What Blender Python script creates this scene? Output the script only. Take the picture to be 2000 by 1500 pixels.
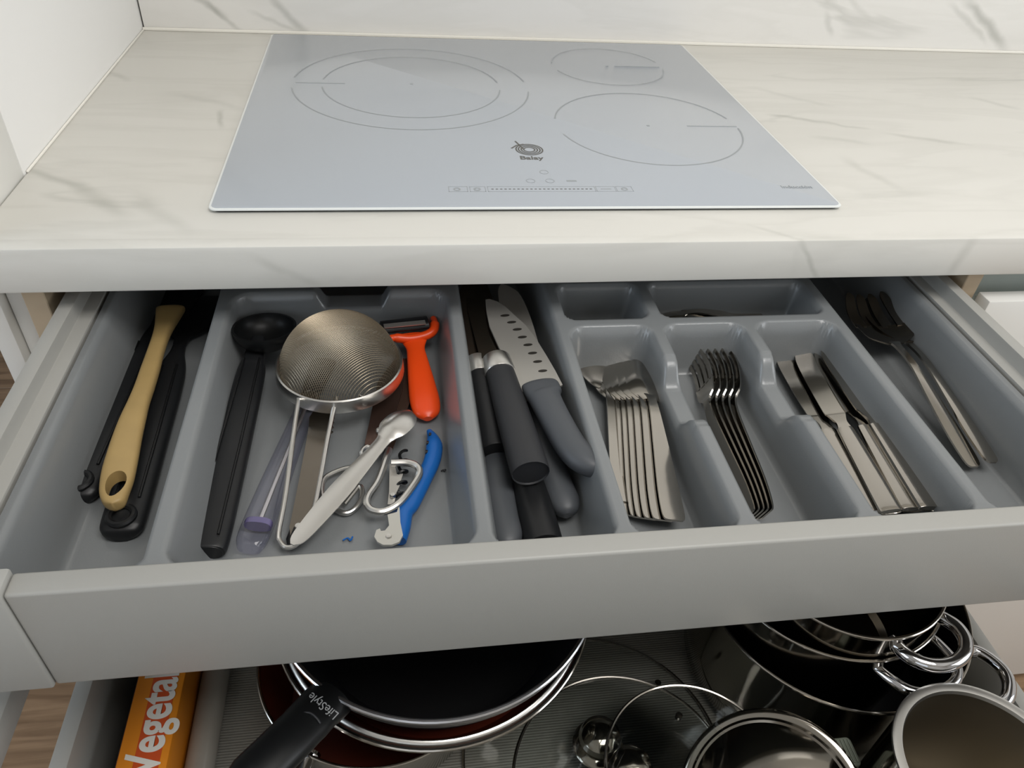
import bpy, bmesh, math, random, re
import numpy as np
from mathutils import Vector, Matrix, Euler

for o in list(bpy.data.objects):
    bpy.data.objects.remove(o, do_unlink=True)
scene = bpy.context.scene
COL = scene.collection
random.seed(4)
PI = math.pi

# ---------------------------------------------------------------- camera
CAM_LOC = Vector((0.1615, -0.5712, 1.2233))
CAM_ROT = Euler((0.8788, -0.0621, -0.1332), 'XYZ')
FPX = 1487.75                       # focal length in pixels of a 2000 x 1500 frame
cam_data = bpy.data.cameras.new('camera')
cam_data.sensor_fit = 'HORIZONTAL'
cam_data.sensor_width = 36.0
cam_data.lens = 36.0 * FPX / 2000.0
cam_data.clip_start = 0.01
cam_data.clip_end = 50
cam = bpy.data.objects.new('camera', cam_data)
cam.location = CAM_LOC
cam.rotation_euler = CAM_ROT
COL.objects.link(cam)
scene.camera = cam

# ---------------------------------------------------------------- world, lights, exposure
world = bpy.data.worlds.new('world')
scene.world = world
world.use_nodes = True
wb = world.node_tree.nodes['Background']
wb.inputs['Color'].default_value = (0.75, 0.85, 1.0, 1)
wb.inputs['Strength'].default_value = 0.6


def area_light(name, loc, target, sx, sy, power, color):
    d = bpy.data.lights.new(name, 'AREA')
    d.shape = 'RECTANGLE'
    d.size, d.size_y = sx, sy
    d.energy = power
    d.color = color
    o = bpy.data.objects.new(name, d)
    o.location = loc
    o.rotation_euler = (Vector(target) - Vector(loc)).to_track_quat('-Z', 'Y').to_euler()
    COL.objects.link(o)
    return o


# daylight through the windows in the right and left walls and through the balcony door behind
area_light('window_daylight', (2.52, -1.05, 1.62), (1.2, -0.95, 1.30), 1.2, 1.15, 18, (0.95, 0.975, 1.0))
area_light('balcony_daylight', (-0.55, -2.72, 1.40), (-0.2, 0.0, 1.0), 1.5, 1.9, 7, (0.90, 0.95, 1.0))
area_light('left_window_daylight', (-1.93, -0.75, 1.55), (0.2, -0.35, 0.95), 1.2, 1.2, 15, (0.74, 0.86, 1.0))
# unseen ceiling panel, added to brighten the upward faces
area_light('added_ceiling_light', (0.75, -0.75, 2.44), (0.75, -0.75, 0.0), 1.1, 0.8, 24, (1.0, 0.975, 0.945))

vs = scene.view_settings
vs.view_transform = 'Standard'
vs.look = 'None'
vs.gamma = 1.0
vs.use_curve_mapping = False
vs.exposure = -0.09


# ---------------------------------------------------------------- helpers
def at(px, py, z):
    """the point at height z that a 2000 x 1500 picture position stands for"""
    m = CAM_ROT.to_matrix()
    d = m @ Vector(((px - 1000) / FPX, (750 - py) / FPX, -1.0))
    t = (z - CAM_LOC.z) / d.z
    return CAM_LOC + d * t


def lin(h):
    h = h.lstrip('#')
    c = [int(h[i:i + 2], 16) / 255 for i in (0, 2, 4)]
    return tuple(v / 12.92 if v <= .04045 else ((v + .055) / 1.055) ** 2.4 for v in c) + (1,)


MATS = {}


def mat(name, color, rough=.5, metal=0.0, bump=0.0, bump_scale=200, var=0.0, var_scale=12, spec=.5, coat=0.0,
        stretch=(1, 1, 1), aniso=0.0):
    m = bpy.data.materials.new(name)
    m.use_nodes = True
    nt = m.node_tree
    b = nt.nodes['Principled BSDF']
    col = lin(color) if isinstance(color, str) else tuple(color) + (1,)
    b.inputs['Base Color'].default_value = col
    b.inputs['Roughness'].default_value = rough
    b.inputs['Metallic'].default_value = metal
    b.inputs['Specular IOR Level'].default_value = spec
    b.inputs['Coat Weight'].default_value = coat
    b.inputs['Coat Roughness'].default_value = .08
    tc = nt.nodes.new('ShaderNodeTexCoord')
    mp = nt.nodes.new('ShaderNodeMapping')
    mp.inputs['Scale'].default_value = stretch
    nt.links.new(tc.outputs['Object'], mp.inputs['Vector'])
    if var:
        n = nt.nodes.new('ShaderNodeTexNoise')
        n.inputs['Scale'].default_value = var_scale
        n.inputs['Detail'].default_value = 4
        nt.links.new(mp.outputs[0], n.inputs['Vector'])
        mix = nt.nodes.new('ShaderNodeMix')
        mix.data_type = 'RGBA'
        mix.inputs[6].default_value = tuple(max(0, c * (1 - var)) for c in col[:3]) + (1,)
        mix.inputs[7].default_value = tuple(min(1, c * (1 + var)) for c in col[:3]) + (1,)
        nt.links.new(n.outputs['Fac'], mix.inputs[0])
        nt.links.new(mix.outputs[2], b.inputs['Base Color'])
    if bump:
        n = nt.nodes.new('ShaderNodeTexNoise')
        n.inputs['Scale'].default_value = bump_scale
        n.inputs['Detail'].default_value = 3
        nt.links.new(mp.outputs[0], n.inputs['Vector'])
        bp = nt.nodes.new('ShaderNodeBump')
        bp.inputs['Strength'].default_value = bump
        bp.inputs['Distance'].default_value = .001
        nt.links.new(n.outputs['Fac'], bp.inputs['Height'])
        nt.links.new(bp.outputs[0], b.inputs['Normal'])
    MATS[name] = m
    return m


def marble(name, base, veincol, dark, rot, offset=(0, 0, 0), veins=()):
    m = mat(name, base, rough=.42, spec=.4)
    nt = m.node_tree
    b = nt.nodes['Principled BSDF']
    tc = nt.nodes.new('ShaderNodeTexCoord')
    mp = nt.nodes.new('ShaderNodeMapping')
    mp.inputs['Location'].default_value = offset
    mp.inputs['Rotation'].default_value = rot
    mp.inputs['Scale'].default_value = (1.0, 5.0, 5.0)
    nt.links.new(tc.outputs['Object'], mp.inputs['Vector'])

    def ramp(src, stops):
        r = nt.nodes.new('ShaderNodeValToRGB')
        cr = r.color_ramp
        while len(cr.elements) < len(stops):
            cr.elements.new(.5)
        for e, (p, v) in zip(cr.elements, stops):
            e.position = p
            e.color = (v, v, v, 1)
        nt.links.new(src, r.inputs['Fac'])
        return r.outputs['Color']

    def noise(scale, detail, dist, w):
        n = nt.nodes.new('ShaderNodeTexNoise')
        n.noise_dimensions = '4D'
        n.inputs['W'].default_value = w
        n.inputs['Scale'].default_value = scale
        n.inputs['Detail'].default_value = detail
        n.inputs['Distortion'].default_value = dist
        nt.links.new(mp.outputs[0], n.inputs['Vector'])
        return n.outputs['Fac']
    v1 = ramp(noise(1.7, 5, .55, 1.3), [(.485, 0), (.505, 1), (.53, 0)])
    gate = ramp(noise(2.4, 2, 0, 7.7), [(.50, 0), (.66, 1)])
    v2 = ramp(noise(3.4, 6, .8, 4.1), [(.47, 0), (.52, .55), (.60, 0)])
    cloud = ramp(noise(1.5, 4, .4, 9.2), [(.35, 0), (.75, 1)])
    mu = nt.nodes.new('ShaderNodeMath')
    mu.operation = 'MULTIPLY'
    nt.links.new(v1, mu.inputs[0])
    nt.links.new(gate, mu.inputs[1])

    def mixc(fac, a, c, k):
        x = nt.nodes.new('ShaderNodeMix')
        x.data_type = 'RGBA'
        f = nt.nodes.new('ShaderNodeMath')
        f.operation = 'MULTIPLY'
        f.inputs[1].default_value = k
        nt.links.new(fac, f.inputs[0])
        nt.links.new(f.outputs[0], x.inputs[0])
        if isinstance(a, tuple):
            x.inputs[6].default_value = a
        else:
            nt.links.new(a, x.inputs[6])
        x.inputs[7].default_value = c
        return x.outputs[2]
    c = mixc(cloud, lin(base), lin(veincol), .35)
    c = mixc(v2, c, lin(veincol), .45)
    c = mixc(mu.outputs[0], c, lin(dark), .25)
    # single veins: wandering bands along given lines of the slab
    dn_ = nt.nodes.new('ShaderNodeTexNoise')
    dn_.inputs['Scale'].default_value = 14
    dn_.inputs['Detail'].default_value = 5
    nt.links.new(tc.outputs['Object'], dn_.inputs['Vector'])
    ds = nt.nodes.new('ShaderNodeVectorMath')
    ds.operation = 'SUBTRACT'
    ds.inputs[1].default_value = (.5, .5, .5)
    nt.links.new(dn_.outputs['Color'], ds.inputs[0])
    dm = nt.nodes.new('ShaderNodeVectorMath')
    dm.operation = 'MULTIPLY_ADD'
    dm.inputs[1].default_value = (.028, .028, .028)
    nt.links.new(ds.outputs[0], dm.inputs[0])
    nt.links.new(tc.outputs['Object'], dm.inputs[2])

    def vmath(op, u, v):
        n = nt.nodes.new('ShaderNodeVectorMath')
        n.operation = op
        nt.links.new(u, n.inputs[0])
        n.inputs[1].default_value = v
        return n.outputs['Value'] if op == 'DOT_PRODUCT' else n.outputs[0]

    def mrange(src, f0, f1, t0, t1):
        n = nt.nodes.new('ShaderNodeMapRange')
        n.interpolation_type = 'SMOOTHSTEP'
        for k, v in zip((1, 2, 3, 4), (f0, f1, t0, t1)):
            n.inputs[k].default_value = v
        nt.links.new(src, n.inputs[0])
        return n.outputs[0]

    def mul(u, v):
        n = nt.nodes.new('ShaderNodeMath')
        n.operation = 'MULTIPLY'
        nt.links.new(u, n.inputs[0])
        nt.links.new(v, n.inputs[1])
        return n.outputs[0]
    for A, B, w, k in veins:
        A, B = Vector(A), Vector(B)
        T = (B - A).normalized()
        face = Vector((0, 0, 1)) if abs(A.z - ZTOP) < 1e-4 else Vector((0, 1, 0))
        N = face.cross(T)
        rel = vmath('SUBTRACT', dm.outputs[0], A)
        t_ = vmath('DOT_PRODUCT', rel, T)
        d_ = vmath('DOT_PRODUCT', rel, N)
        ab = nt.nodes.new('ShaderNodeMath')
        ab.operation = 'ABSOLUTE'
        nt.links.new(d_, ab.inputs[0])
        L = (B - A).length
        msk = mul(mrange(ab.outputs[0], 0, w * 1.25, 1, 0), mul(mrange(t_, -.01, L * .25, 0, 1), mrange(t_, L * .7, L + .01, 1, 0)))
        if face.z < .5:      # veins of an upright face stay on that face
            msk = mul(msk, mrange(vmath('DOT_PRODUCT', tc.outputs['Object'], (0, 1, 0)), A.y + .002, A.y + .006, 1, 0))
        c = mixc(msk, c, lin(dark), k * .55)
    nt.links.new(c, b.inputs['Base Color'])
    return m


def glassy(name, tint, gloss=.06, ior=1.45):
    m = bpy.data.materials.new(name)
    m.use_nodes = True
    nt = m.node_tree
    for n in list(nt.nodes):
        nt.nodes.remove(n)
    out = nt.nodes.new('ShaderNodeOutputMaterial')
    tr = nt.nodes.new('ShaderNodeBsdfTransparent')
    tr.inputs['Color'].default_value = tuple(tint) + (1,)
    gl = nt.nodes.new('ShaderNodeBsdfGlossy')
    gl.inputs['Roughness'].default_value = gloss
    lw = nt.nodes.new('ShaderNodeLayerWeight')
    lw.inputs['Blend'].default_value = .5
    pw = nt.nodes.new('ShaderNodeMath')
    pw.operation = 'POWER'
    pw.inputs[1].default_value = 5
    nt.links.new(lw.outputs['Facing'], pw.inputs[0])
    f0 = ((ior - 1) / (ior + 1)) ** 2
    fr = nt.nodes.new('ShaderNodeMath')
    fr.operation = 'MULTIPLY_ADD'
    fr.inputs[1].default_value = 1 - f0
    fr.inputs[2].default_value = f0
    nt.links.new(pw.outputs[0], fr.inputs[0])
    mx = nt.nodes.new('ShaderNodeMixShader')
    nt.links.new(fr.outputs[0], mx.inputs[0])
    nt.links.new(tr.outputs[0], mx.inputs[1])
    nt.links.new(gl.outputs[0], mx.inputs[2])
    nt.links.new(mx.outputs[0], out.inputs[0])
    MATS[name] = m
    return m


def wood(name, c1, c2):
    m = mat(name, c1, rough=.45)
    nt = m.node_tree
    b = nt.nodes['Principled BSDF']
    tc = nt.nodes.new('ShaderNodeTexCoord')
    mp = nt.nodes.new('ShaderNodeMapping')
    mp.inputs['Scale'].default_value = (1.2, 16, 16)
    n = nt.nodes.new('ShaderNodeTexNoise')
    n.inputs['Scale'].default_value = 3
    n.inputs['Detail'].default_value = 6
    n.inputs['Distortion'].default_value = 1.2
    r = nt.nodes.new('ShaderNodeValToRGB')
    r.color_ramp.elements[0].position = .3
    r.color_ramp.elements[0].color = lin(c2)
    r.color_ramp.elements[1].position = .62
    r.color_ramp.elements[1].color = lin(c1)
    oi = nt.nodes.new('ShaderNodeObjectInfo')
    ad = nt.nodes.new('ShaderNodeVectorMath')
    nt.links.new(tc.outputs['Object'], ad.inputs[0])
    nt.links.new(oi.outputs['Location'], ad.inputs[1])
    nt.links.new(ad.outputs[0], mp.inputs[0])
    nt.links.new(mp.outputs[0], n.inputs['Vector'])
    nt.links.new(n.outputs['Fac'], r.inputs['Fac'])
    nt.links.new(r.outputs[0], b.inputs['Base Color'])
    return m


ZTOP = .9
TV = [((.618, .309), (.677, .289), .006, .6), ((.671, .292), (.733, .268), .005, .45), ((.746, .255), (.838, .219), .007, .45), ((.631, .411), (.726, .336), .008, .25),
      ((.653, .187), (.679, .101), .008, .3), ((.647, .241), (.710, .224), .008, .3), ((.940, .386), (.993, .340), .008, .35), ((-.180, .148), (-.119, .104), .007, .6),
      ((-.138, .125), (-.064, .052), .010, .45), ((-.174, .422), (-.144, .391), .006, .4), ((-.027, .302), (-.020, .251), .005, .6), ((-.073, .090), (-.005, .020), .010, .3),
      ((-.091, .356), (0.0, .303), .008, .25), ((.488, .029), (.521, .0), .004, .3)]
FV = [((.522, .900), (.552, .860), .004, .5), ((.696, .900), (.685, .862), .007, .35), ((.046, .891), (.100, .858), .006, .25)]
SV = [((1.030, .978), (1.151, .900), .010, .8), ((1.008, .971), (1.107, .907), .006, .4), ((-.101, .943), (-.061, .922), .006, .6), ((-.085, .937), (-.040, .900), .005, .5),
      ((-.003, .950), (.048, .900), .006, .6), ((-.026, .929), (.040, .904), .004, .35), ((.814, .947), (.830, .922), .005, .4), ((.838, .972), (.889, .945), .006, .25)]
marble('marble_top', 'D9D7D0', 'C2C0B8', '84867B', (0, 0, math.radians(-14)), (0, 0, 0),
       [((p[0], p[1], .9), (q[0], q[1], .9), w, k) for p, q, w, k in TV] + [((p[0], 0, p[1] - .00012), (q[0], 0, q[1]), w, k) for p, q, w, k in FV])
marble('marble_splash', 'EFEDE9', 'DEDCD6', '84867C', (0, math.radians(38), 0), (3.1, 0, 1.7),
       [((p[0], .598, p[1]), (q[0], .598, q[1]), w, k) for p, q, w, k in SV])
mat('wall_paint', 'EDECE9', rough=.8, bump=.05, bump_scale=300)
mat('ceiling_paint', 'EAE8E2', rough=.9)
mat('sealant', 'ECE9E0', rough=.4)
mat('hob_glass', 'A9AFB6', rough=.16, spec=.5, coat=.25)
mat('hob_edge', 'DDE0DE', rough=.25)
mat('hob_print', '94999C', rough=.4)
mat('hob_print_dark', '55544F', rough=.4)
mat('gap_shade', '1B1B1A', rough=.8)  # near-black for the shadow line under the hob glass
mat('white_lacquer', 'E2E1DC', rough=.38)
mat('beige_board', 'B7A58C', rough=.6, var=.08, var_scale=30)
mat('gola_aluminium', 'B9C1BB', rough=.4, spec=.5)
mat('drawer_grey', '9E9D98', rough=.42, spec=.45, bump=.06, bump_scale=900)
mat('drawer_grey_dark', '686A6A', rough=.5)
mat('drawer_cap', 'A2A29E', rough=.45)
mat('tray_plastic', '797C7D', rough=.26, spec=.55, bump=.10, bump_scale=1100)
mat('black_plastic', '17181A', rough=.42, spec=.4)
mat('black_soft', '101112', rough=.38, spec=.35)
mat('grey_handle', '474A4E', rough=.48)
mat('dark_handle', '242528', rough=.5)
mat('beige_plastic', 'AE9360', rough=.45, var=.14, var_scale=40)
mat('orange_plastic', 'E8480F', rough=.35)
mat('blue_plastic', '0F5CA8', rough=.35)
mat('blade_steel', 'B9B6B0', rough=.40, metal=.75)
mat('steel', 'B0ABA3', rough=.13, metal=1.0)
mat('steel_satin', 'D8D6D2', rough=.28, metal=1.0)
mat('steel_dark', '7C756C', rough=.22, metal=1.0)
mat('steel_mesh', '8A7F6D', rough=.4, metal=.8)
mat('pot_steel', '9A958C', rough=.10, metal=1.0)
mat('chrome', 'C6C6C8', rough=.06, metal=1.0)
mat('black_coat_and_reflect', '0B0B0D', rough=.55, spec=.3)  # pan coating, and the dark reflection painted inside two steel pots
mat('brown_coating', '5E2617', rough=.4, spec=.4)
mat('orange_card', 'D98314', rough=.5)
mat('red_card', 'C24A14', rough=.5)
mat('maroon_card', '3A1A1C', rough=.6)
mat('white_print', 'DCD8CF', rough=.5)
mat('grey_print', '8F9192', rough=.5)
mat('cardboard_grey', 'A39E94', rough=.6)
mat('pale_green', '6E7468', rough=.55, var=.15, var_scale=60)
glassy('lid_glass', (.955, .965, .96), .03)
glassy('clear_plastic', (.90, .90, .95), .12, 1.6)
glassy('clear_wrap', (.78, .76, .74), .2, 1.7)
glassy('window_glass', (.97, .98, .98), .02)
wood('floor_oak', 'A18467', '785E46')
# ribbed drawer mat: fine relief lines
m_ = mat('ribbed_mat', '85837B', rough=.62)
nt_ = m_.node_tree
wv_ = nt_.nodes.new('ShaderNodeTexWave')
wv_.bands_direction = 'Y'
wv_.inputs['Scale'].default_value = 120
tc_ = nt_.nodes.new('ShaderNodeTexCoord')
bp_ = nt_.nodes.new('ShaderNodeBump')
bp_.inputs['Strength'].default_value = .4
bp_.inputs['Distance'].default_value = .002
nt_.links.new(tc_.outputs['Object'], wv_.inputs['Vector'])
nt_.links.new(wv_.outputs['Fac'], bp_.inputs['Height'])
nt_.links.new(bp_.outputs[0], nt_.nodes['Principled BSDF'].inputs['Normal'])


class MB:
    def __init__(self):
        self.v, self.f = [], []

    def add(self, vs_, fs_):
        k = len(self.v)
        self.v += [Vector(p) for p in vs_]
        self.f += [tuple(i + k for i in f) for f in fs_]
        return self

    def box(self, x0, x1, y0, y1, z0, z1):
        return self.add([(x, y, z) for z in (z0, z1) for y in (y0, y1) for x in (x0, x1)],
                        [(0, 2, 3, 1), (4, 5, 7, 6), (0, 1, 5, 4), (2, 6, 7, 3), (0, 4, 6, 2), (1, 3, 7, 5)])

    def loft(self, rings, closed=False, cap=True):
        n = len(rings[0])
        vs_ = [p for r in rings for p in r]
        fs_ = []
        m = len(rings)
        for i in range(m if closed else m - 1):
            a, b = i * n, ((i + 1) % m) * n
            for j in range(n):
                k = (j + 1) % n
                fs_.append((a + j, a + k, b + k, b + j))
        if cap and not closed:
            fs_.append(tuple(reversed(range(n))))
            fs_.append(tuple(range((m - 1) * n, m * n)))
        return self.add(vs_, fs_)

    def tube(self, pts, r, n=10, closed=False, flat=1.0, up=None, cap=True):
        pts = [Vector(p) for p in pts]
        m = len(pts)
        rs = r if isinstance(r, (list, tuple)) else [r] * m
        rings = []
        nrm = None
        for i in range(m):
            if closed:
                t = (pts[(i + 1) % m] - pts[i - 1]).normalized()
            else:
                t = (pts[min(i + 1, m - 1)] - pts[max(i - 1, 0)]).normalized()
            if up is not None:
                s = Vector(up).cross(t).normalized()
                nn = t.cross(s)
            else:
                if nrm is None:
                    nrm = t.orthogonal().normalized()
                nn = (nrm - t * nrm.dot(t)).normalized()
                nrm = nn
                s = nn.cross(t)
            rings.append([pts[i] + (s * math.cos(2 * PI * k / n) + nn * math.sin(2 * PI * k / n) * flat) * rs[i]
                          for k in range(n)])
        return self.loft(rings, closed, cap)

    def lathe(self, prof, n=64, c=(0, 0, 0)):
        """prof: closed or open list of (r, z); r = 0 ends make poles"""
        c = Vector(c)
        rings = []
        for r, z in prof:
            rings.append([c + Vector((max(r, 1e-5) * math.cos(2 * PI * k / n), max(r, 1e-5) * math.sin(2 * PI * k / n), z))
                          for k in range(n)])
        return self.loft(rings, False, False)

    def plate(self, outline, z0, z1):
        n = len(outline)
        vs_ = [(x, y, z0) for x, y in outline] + [(x, y, z1) for x, y in outline]
        fs_ = [tuple(reversed(range(n))), tuple(range(n, 2 * n))]
        fs_ += [(i, (i + 1) % n, n + (i + 1) % n, n + i) for i in range(n)]
        return self.add(vs_, fs_)

    def strip(self, secs, n=8):
        """secs: (x, yc, half width, z of the top, thickness, sag): a flat band, dished by sag"""
        rings = []
        for x, yc, w, z, t, sag in secs:
            top = [(x, yc + (2 * i / n - 1) * w, z + sag * ((2 * i / n - 1) ** 2)) for i in range(n + 1)]
            bot = [(x, yc + (2 * i / n - 1) * w * .97, z - t + sag * ((2 * i / n - 1) ** 2)) for i in range(n + 1)]
            rings.append([Vector(p) for p in top + bot[::-1]])
        return self.loft(rings)

    def oval(self, secs, n=16, e=1.0):
        """secs: (x, yc, half width, zc, half height): rounded bars"""
        rings = []
        for x, yc, w, zc, h in secs:
            r = []
            for k in range(n):
                a = 2 * PI * k / n
                ca, sa = math.cos(a), math.sin(a)
                r.append(Vector((x, yc + w * math.copysign(abs(ca) ** e, ca), zc + h * math.copysign(abs(sa) ** e, sa))))
            rings.append(r)
        return self.loft(rings)

    def build(self, name, material, parent=None, bevel=0.0, seg=2, angle=35, smooth=True):
        me = bpy.data.meshes.new(name)
        me.from_pydata([tuple(p) for p in self.v], [], self.f)
        bm = bmesh.new()
        bm.from_mesh(me)
        bmesh.ops.remove_doubles(bm, verts=bm.verts, dist=2e-6)
        bmesh.ops.recalc_face_normals(bm, faces=bm.faces)
        if bevel:
            es = [e for e in bm.edges if len(e.link_faces) == 2 and e.calc_face_angle(0) > .5]
            bmesh.ops.bevel(bm, geom=es, offset=bevel, segments=seg, affect='EDGES', profile=.5, clamp_overlap=True)
        bm.to_mesh(me)
        bm.free()
        if smooth:
            me.shade_smooth()
            me.set_sharp_from_angle(angle=math.radians(angle))
        me.materials.append(MATS[material] if isinstance(material, str) else material)
        o = bpy.data.objects.new(name, me)
        COL.objects.link(o)
        if parent is not None:
            o.parent = parent
        return o


def tag(o, label=None, cat=None, group=None, kind=None):
    if label:
        o['label'] = label
    if cat:
        o['category'] = cat
    if group:
        o['group'] = group
    if kind:
        o['kind'] = kind
    return o


def thing(name, label, cat, loc=(0, 0, 0), group=None):
    o = bpy.data.objects.new(name, None)
    o.empty_display_size = .02
    o.location = loc
    COL.objects.link(o)
    return tag(o, label, cat, group)


def aim(o, a, b, roll=0.0):
    """stand a thing at a with its local +X towards b"""
    a, b = Vector(a), Vector(b)
    x = (b - a).normalized()
    y = Vector((0, 0, 1)).cross(x).normalized()
    z = x.cross(y)
    m = Matrix((x, y, z)).transposed().to_4x4()
    m = Matrix.Translation(a) @ m @ Matrix.Rotation(roll, 4, 'X')
    o.matrix_world = m
    o.location, o.rotation_euler = m.to_translation(), m.to_euler()
    return o


def struct(o):
    o['kind'] = 'structure'
    return o


def copy_tree(o, parent=None):
    c = o.copy()
    COL.objects.link(c)
    c.parent = parent
    for ch in list(o.children):
        copy_tree(ch, c)
    return c


def curve(pts, n=6, closed=False):
    """Catmull-Rom through the points"""
    p = [Vector(q) for q in pts]
    out = []
    m = len(p)
    for i in range(m if closed else m - 1):
        p0, p1, p2, p3 = (p[(i - 1) % m] if closed or i > 0 else p[0] * 2 - p[1], p[i], p[(i + 1) % m],
                          p[(i + 2) % m] if closed or i + 2 < m else p[-1] * 2 - p[-2])
        for k in range(n):
            t = k / n
            out.append(.5 * (2 * p1 + (p2 - p0) * t + (2 * p0 - 5 * p1 + 4 * p2 - p3) * t * t
                             + (3 * p1 - p0 - 3 * p2 + p3) * t ** 3))
    if not closed:
        out.append(p[-1])
    return out


def lerp_secs(secs, n=6):
    """smooth a list of section tuples"""
    out = []
    m = len(secs)
    for i in range(m - 1):
        p0 = secs[max(i - 1, 0)]
        p1, p2 = secs[i], secs[i + 1]
        p3 = secs[min(i + 2, m - 1)]
        for k in range(n):
            t = k / n
            out.append(tuple(.5 * (2 * b + (c - a) * t + (2 * a - 5 * b + 4 * c - d) * t * t + (3 * b - a - 3 * c + d) * t ** 3)
                             for a, b, c, d in zip(p0, p1, p2, p3)))
    out.append(secs[-1])
    return out


def text_mesh(name, body, size, material, parent, origin, xdir, ydir=None, extrude=.0001, xscale=1.0, bold=0.0):
    cu = bpy.data.curves.new(name, 'FONT')
    cu.body = body
    cu.size = size
    cu.extrude = extrude
    cu.offset = bold
    cu.align_x = 'CENTER'
    cu.align_y = 'CENTER'
    tmp = bpy.data.objects.new(name, cu)
    COL.objects.link(tmp)
    dg = bpy.context.evaluated_depsgraph_get()
    me = bpy.data.meshes.new_from_object(tmp.evaluated_get(dg))
    bpy.data.objects.remove(tmp, do_unlink=True)
    x = Vector(xdir).normalized()
    y = Vector(ydir).normalized() if ydir is not None else Vector((0, 0, 1)).cross(x).normalized()
    z = x.cross(y)
    m = Matrix.Translation(Vector(origin)) @ Matrix((x * xscale, y, z)).transposed().to_4x4()
    me.transform(m)
    me.materials.clear()
    me.materials.append(MATS[material])
    me.name = name
    o = bpy.data.objects.new(name, me)
    COL.objects.link(o)
    o.parent = parent
    return o


def box_obj(name, material, parent, dims, bevel=.0008):
    return MB().box(*dims).build(name, material, parent, bevel)


# ================================================================ the setting
ZT = 0.900            # worktop top
ZU = 0.8593           # worktop underside
YB = 0.598            # back wall
# floor of oak boards
fl = struct(box_obj('floor', 'floor_oak', None, (-2.0, 2.7, -2.9, 2.3, -.06, -.012), 0))
plank = None
for r in range(27):
    off = (r * .47) % 1.2
    for k in range(-1, 5):
        x0 = -2.0 + k * 1.2 + off
        x1 = x0 + 1.2
        x0, x1 = max(x0, -2.0), min(x1, 2.7)
        if x1 - x0 < .05:
            continue
        y0 = -2.9 + r * .192
        if y0 > .45 and x0 > -.2:
            continue
        if y0 > .45:
            x1 = min(x1, -.2)
        o = MB().box(0, x1 - x0 - .002, 0, .190, -.012, 0).build('floor_board', 'floor_oak', fl, .0012, 1)
        o.location = (x0, y0, 0)
struct(box_obj('wall_back', 'wall_paint', None, (-.230, 2.7, YB + .012, YB + .16, 0, 2.5), 0))
tag(box_obj('backsplash_panel', 'marble_splash', None, (-.171, 2.0, YB, YB + .0115, ZT + .0005, 1.52)),
    'tall veined white marble splashback behind the hob', 'splashback')
struct(box_obj('wall_left', 'wall_paint', None, (-.190, -.173, .136, YB + .011, 0, 2.5), .002))
struct(box_obj('trim_1', 'white_lacquer', None, (-.190, -.1735, .018, .1355, 0, 2.5), .001))
struct(box_obj('wall_hall_right', 'wall_paint', None, (-.230, -.12, YB + .161, 2.3, 0, 2.5), 0))
struct(box_obj('wall_hall_back', 'wall_paint', None, (-2.0, -.12, 2.301, 2.4, 0, 2.5), 0))
wl = MB()
for d in [(-2.9, 2.3, 0, .90), (-2.9, 2.3, 2.22, 2.5), (-2.9, -1.40, .90, 2.22), (-.10, 2.3, .90, 2.22)]:
    wl.box(-2.12, -2.0, *d)
struct(wl.build('wall_left_far', 'wall_paint', None, smooth=False))
w2n = struct(MB().box(-2.07, -2.065, -1.40, -.10, .90, 2.22).build('window_2', 'window_glass', None, smooth=False))
wf = MB()
for d in [(-1.40, -.10, .90, .95), (-1.40, -.10, 2.17, 2.22), (-1.40, -1.35, .90, 2.22), (-.15, -.10, .90, 2.22), (-.78, -.72, .90, 2.22)]:
    wf.box(-2.09, -2.045, *d)
wf.build('window_frame', 'white_lacquer', w2n, smooth=False)
# right wall with a window opening
wr = MB()
for d in [(-2.9, .75, 0, .98), (-2.9, .75, 2.25, 2.5), (-2.9, -1.75, .98, 2.25), (-.35, .75, .98, 2.25)]:
    wr.box(2.6, 2.75, *d)
struct(wr.build('wall_right', 'wall_paint', None, smooth=False))
wn = struct(MB().box(2.66, 2.665, -1.75, -.35, .98, 2.25).build('window_1', 'window_glass', None, smooth=False))
wf = MB()
for d in [(-1.75, -.35, .98, 1.03), (-1.75, -.35, 2.20, 2.25), (-1.75, -1.70, .98, 2.25), (-.40, -.35, .98, 2.25), (-1.08, -1.02, .98, 2.25)]:
    wf.box(2.645, 2.69, *d)
wf.build('window_frame', 'white_lacquer', wn, smooth=False)
# wall behind the camera with the balcony door opening
wk = MB()
for d in [(-2.0, -1.35, 0, 2.5), (.25, 2.7, 0, 2.5), (-1.35, .25, 2.38, 2.5)]:
    wk.box(d[0], d[1], -3.0, -2.88, d[2], d[3])
struct(wk.build('wall_front', 'wall_paint', None, smooth=False))
dn = struct(MB().box(-1.35, .25, -2.945, -2.94, 0, 2.38).build('door_1', 'window_glass', None, smooth=False))
df = MB()
for d in [(-1.35, -1.28, 0, 2.38), (.18, .25, 0, 2.38), (-.585, -.515, 0, 2.38), (-1.35, .25, 0, .08), (-1.35, .25, 2.31, 2.38)]:
    df.box(d[0], d[1], -2.96, -2.925, d[2], d[3])
df.build('door_frame', 'white_lacquer', dn, smooth=False)
struct(box_obj('ceiling', 'ceiling_paint', None, (-2.0, 2.7, -2.9, 2.3, 2.5, 2.6), 0))
cl = thing('added_ceiling_lamp', 'flat white ceiling panel lamp added above the kitchen, unseen', 'lamp', (.75, -.75, 2.5))  # unseen lamp body, added to go with the light from above
MB().box(-.57, .57, -.42, .42, -.05, 0).build('lamp_housing', 'white_lacquer', cl, .004)

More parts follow.
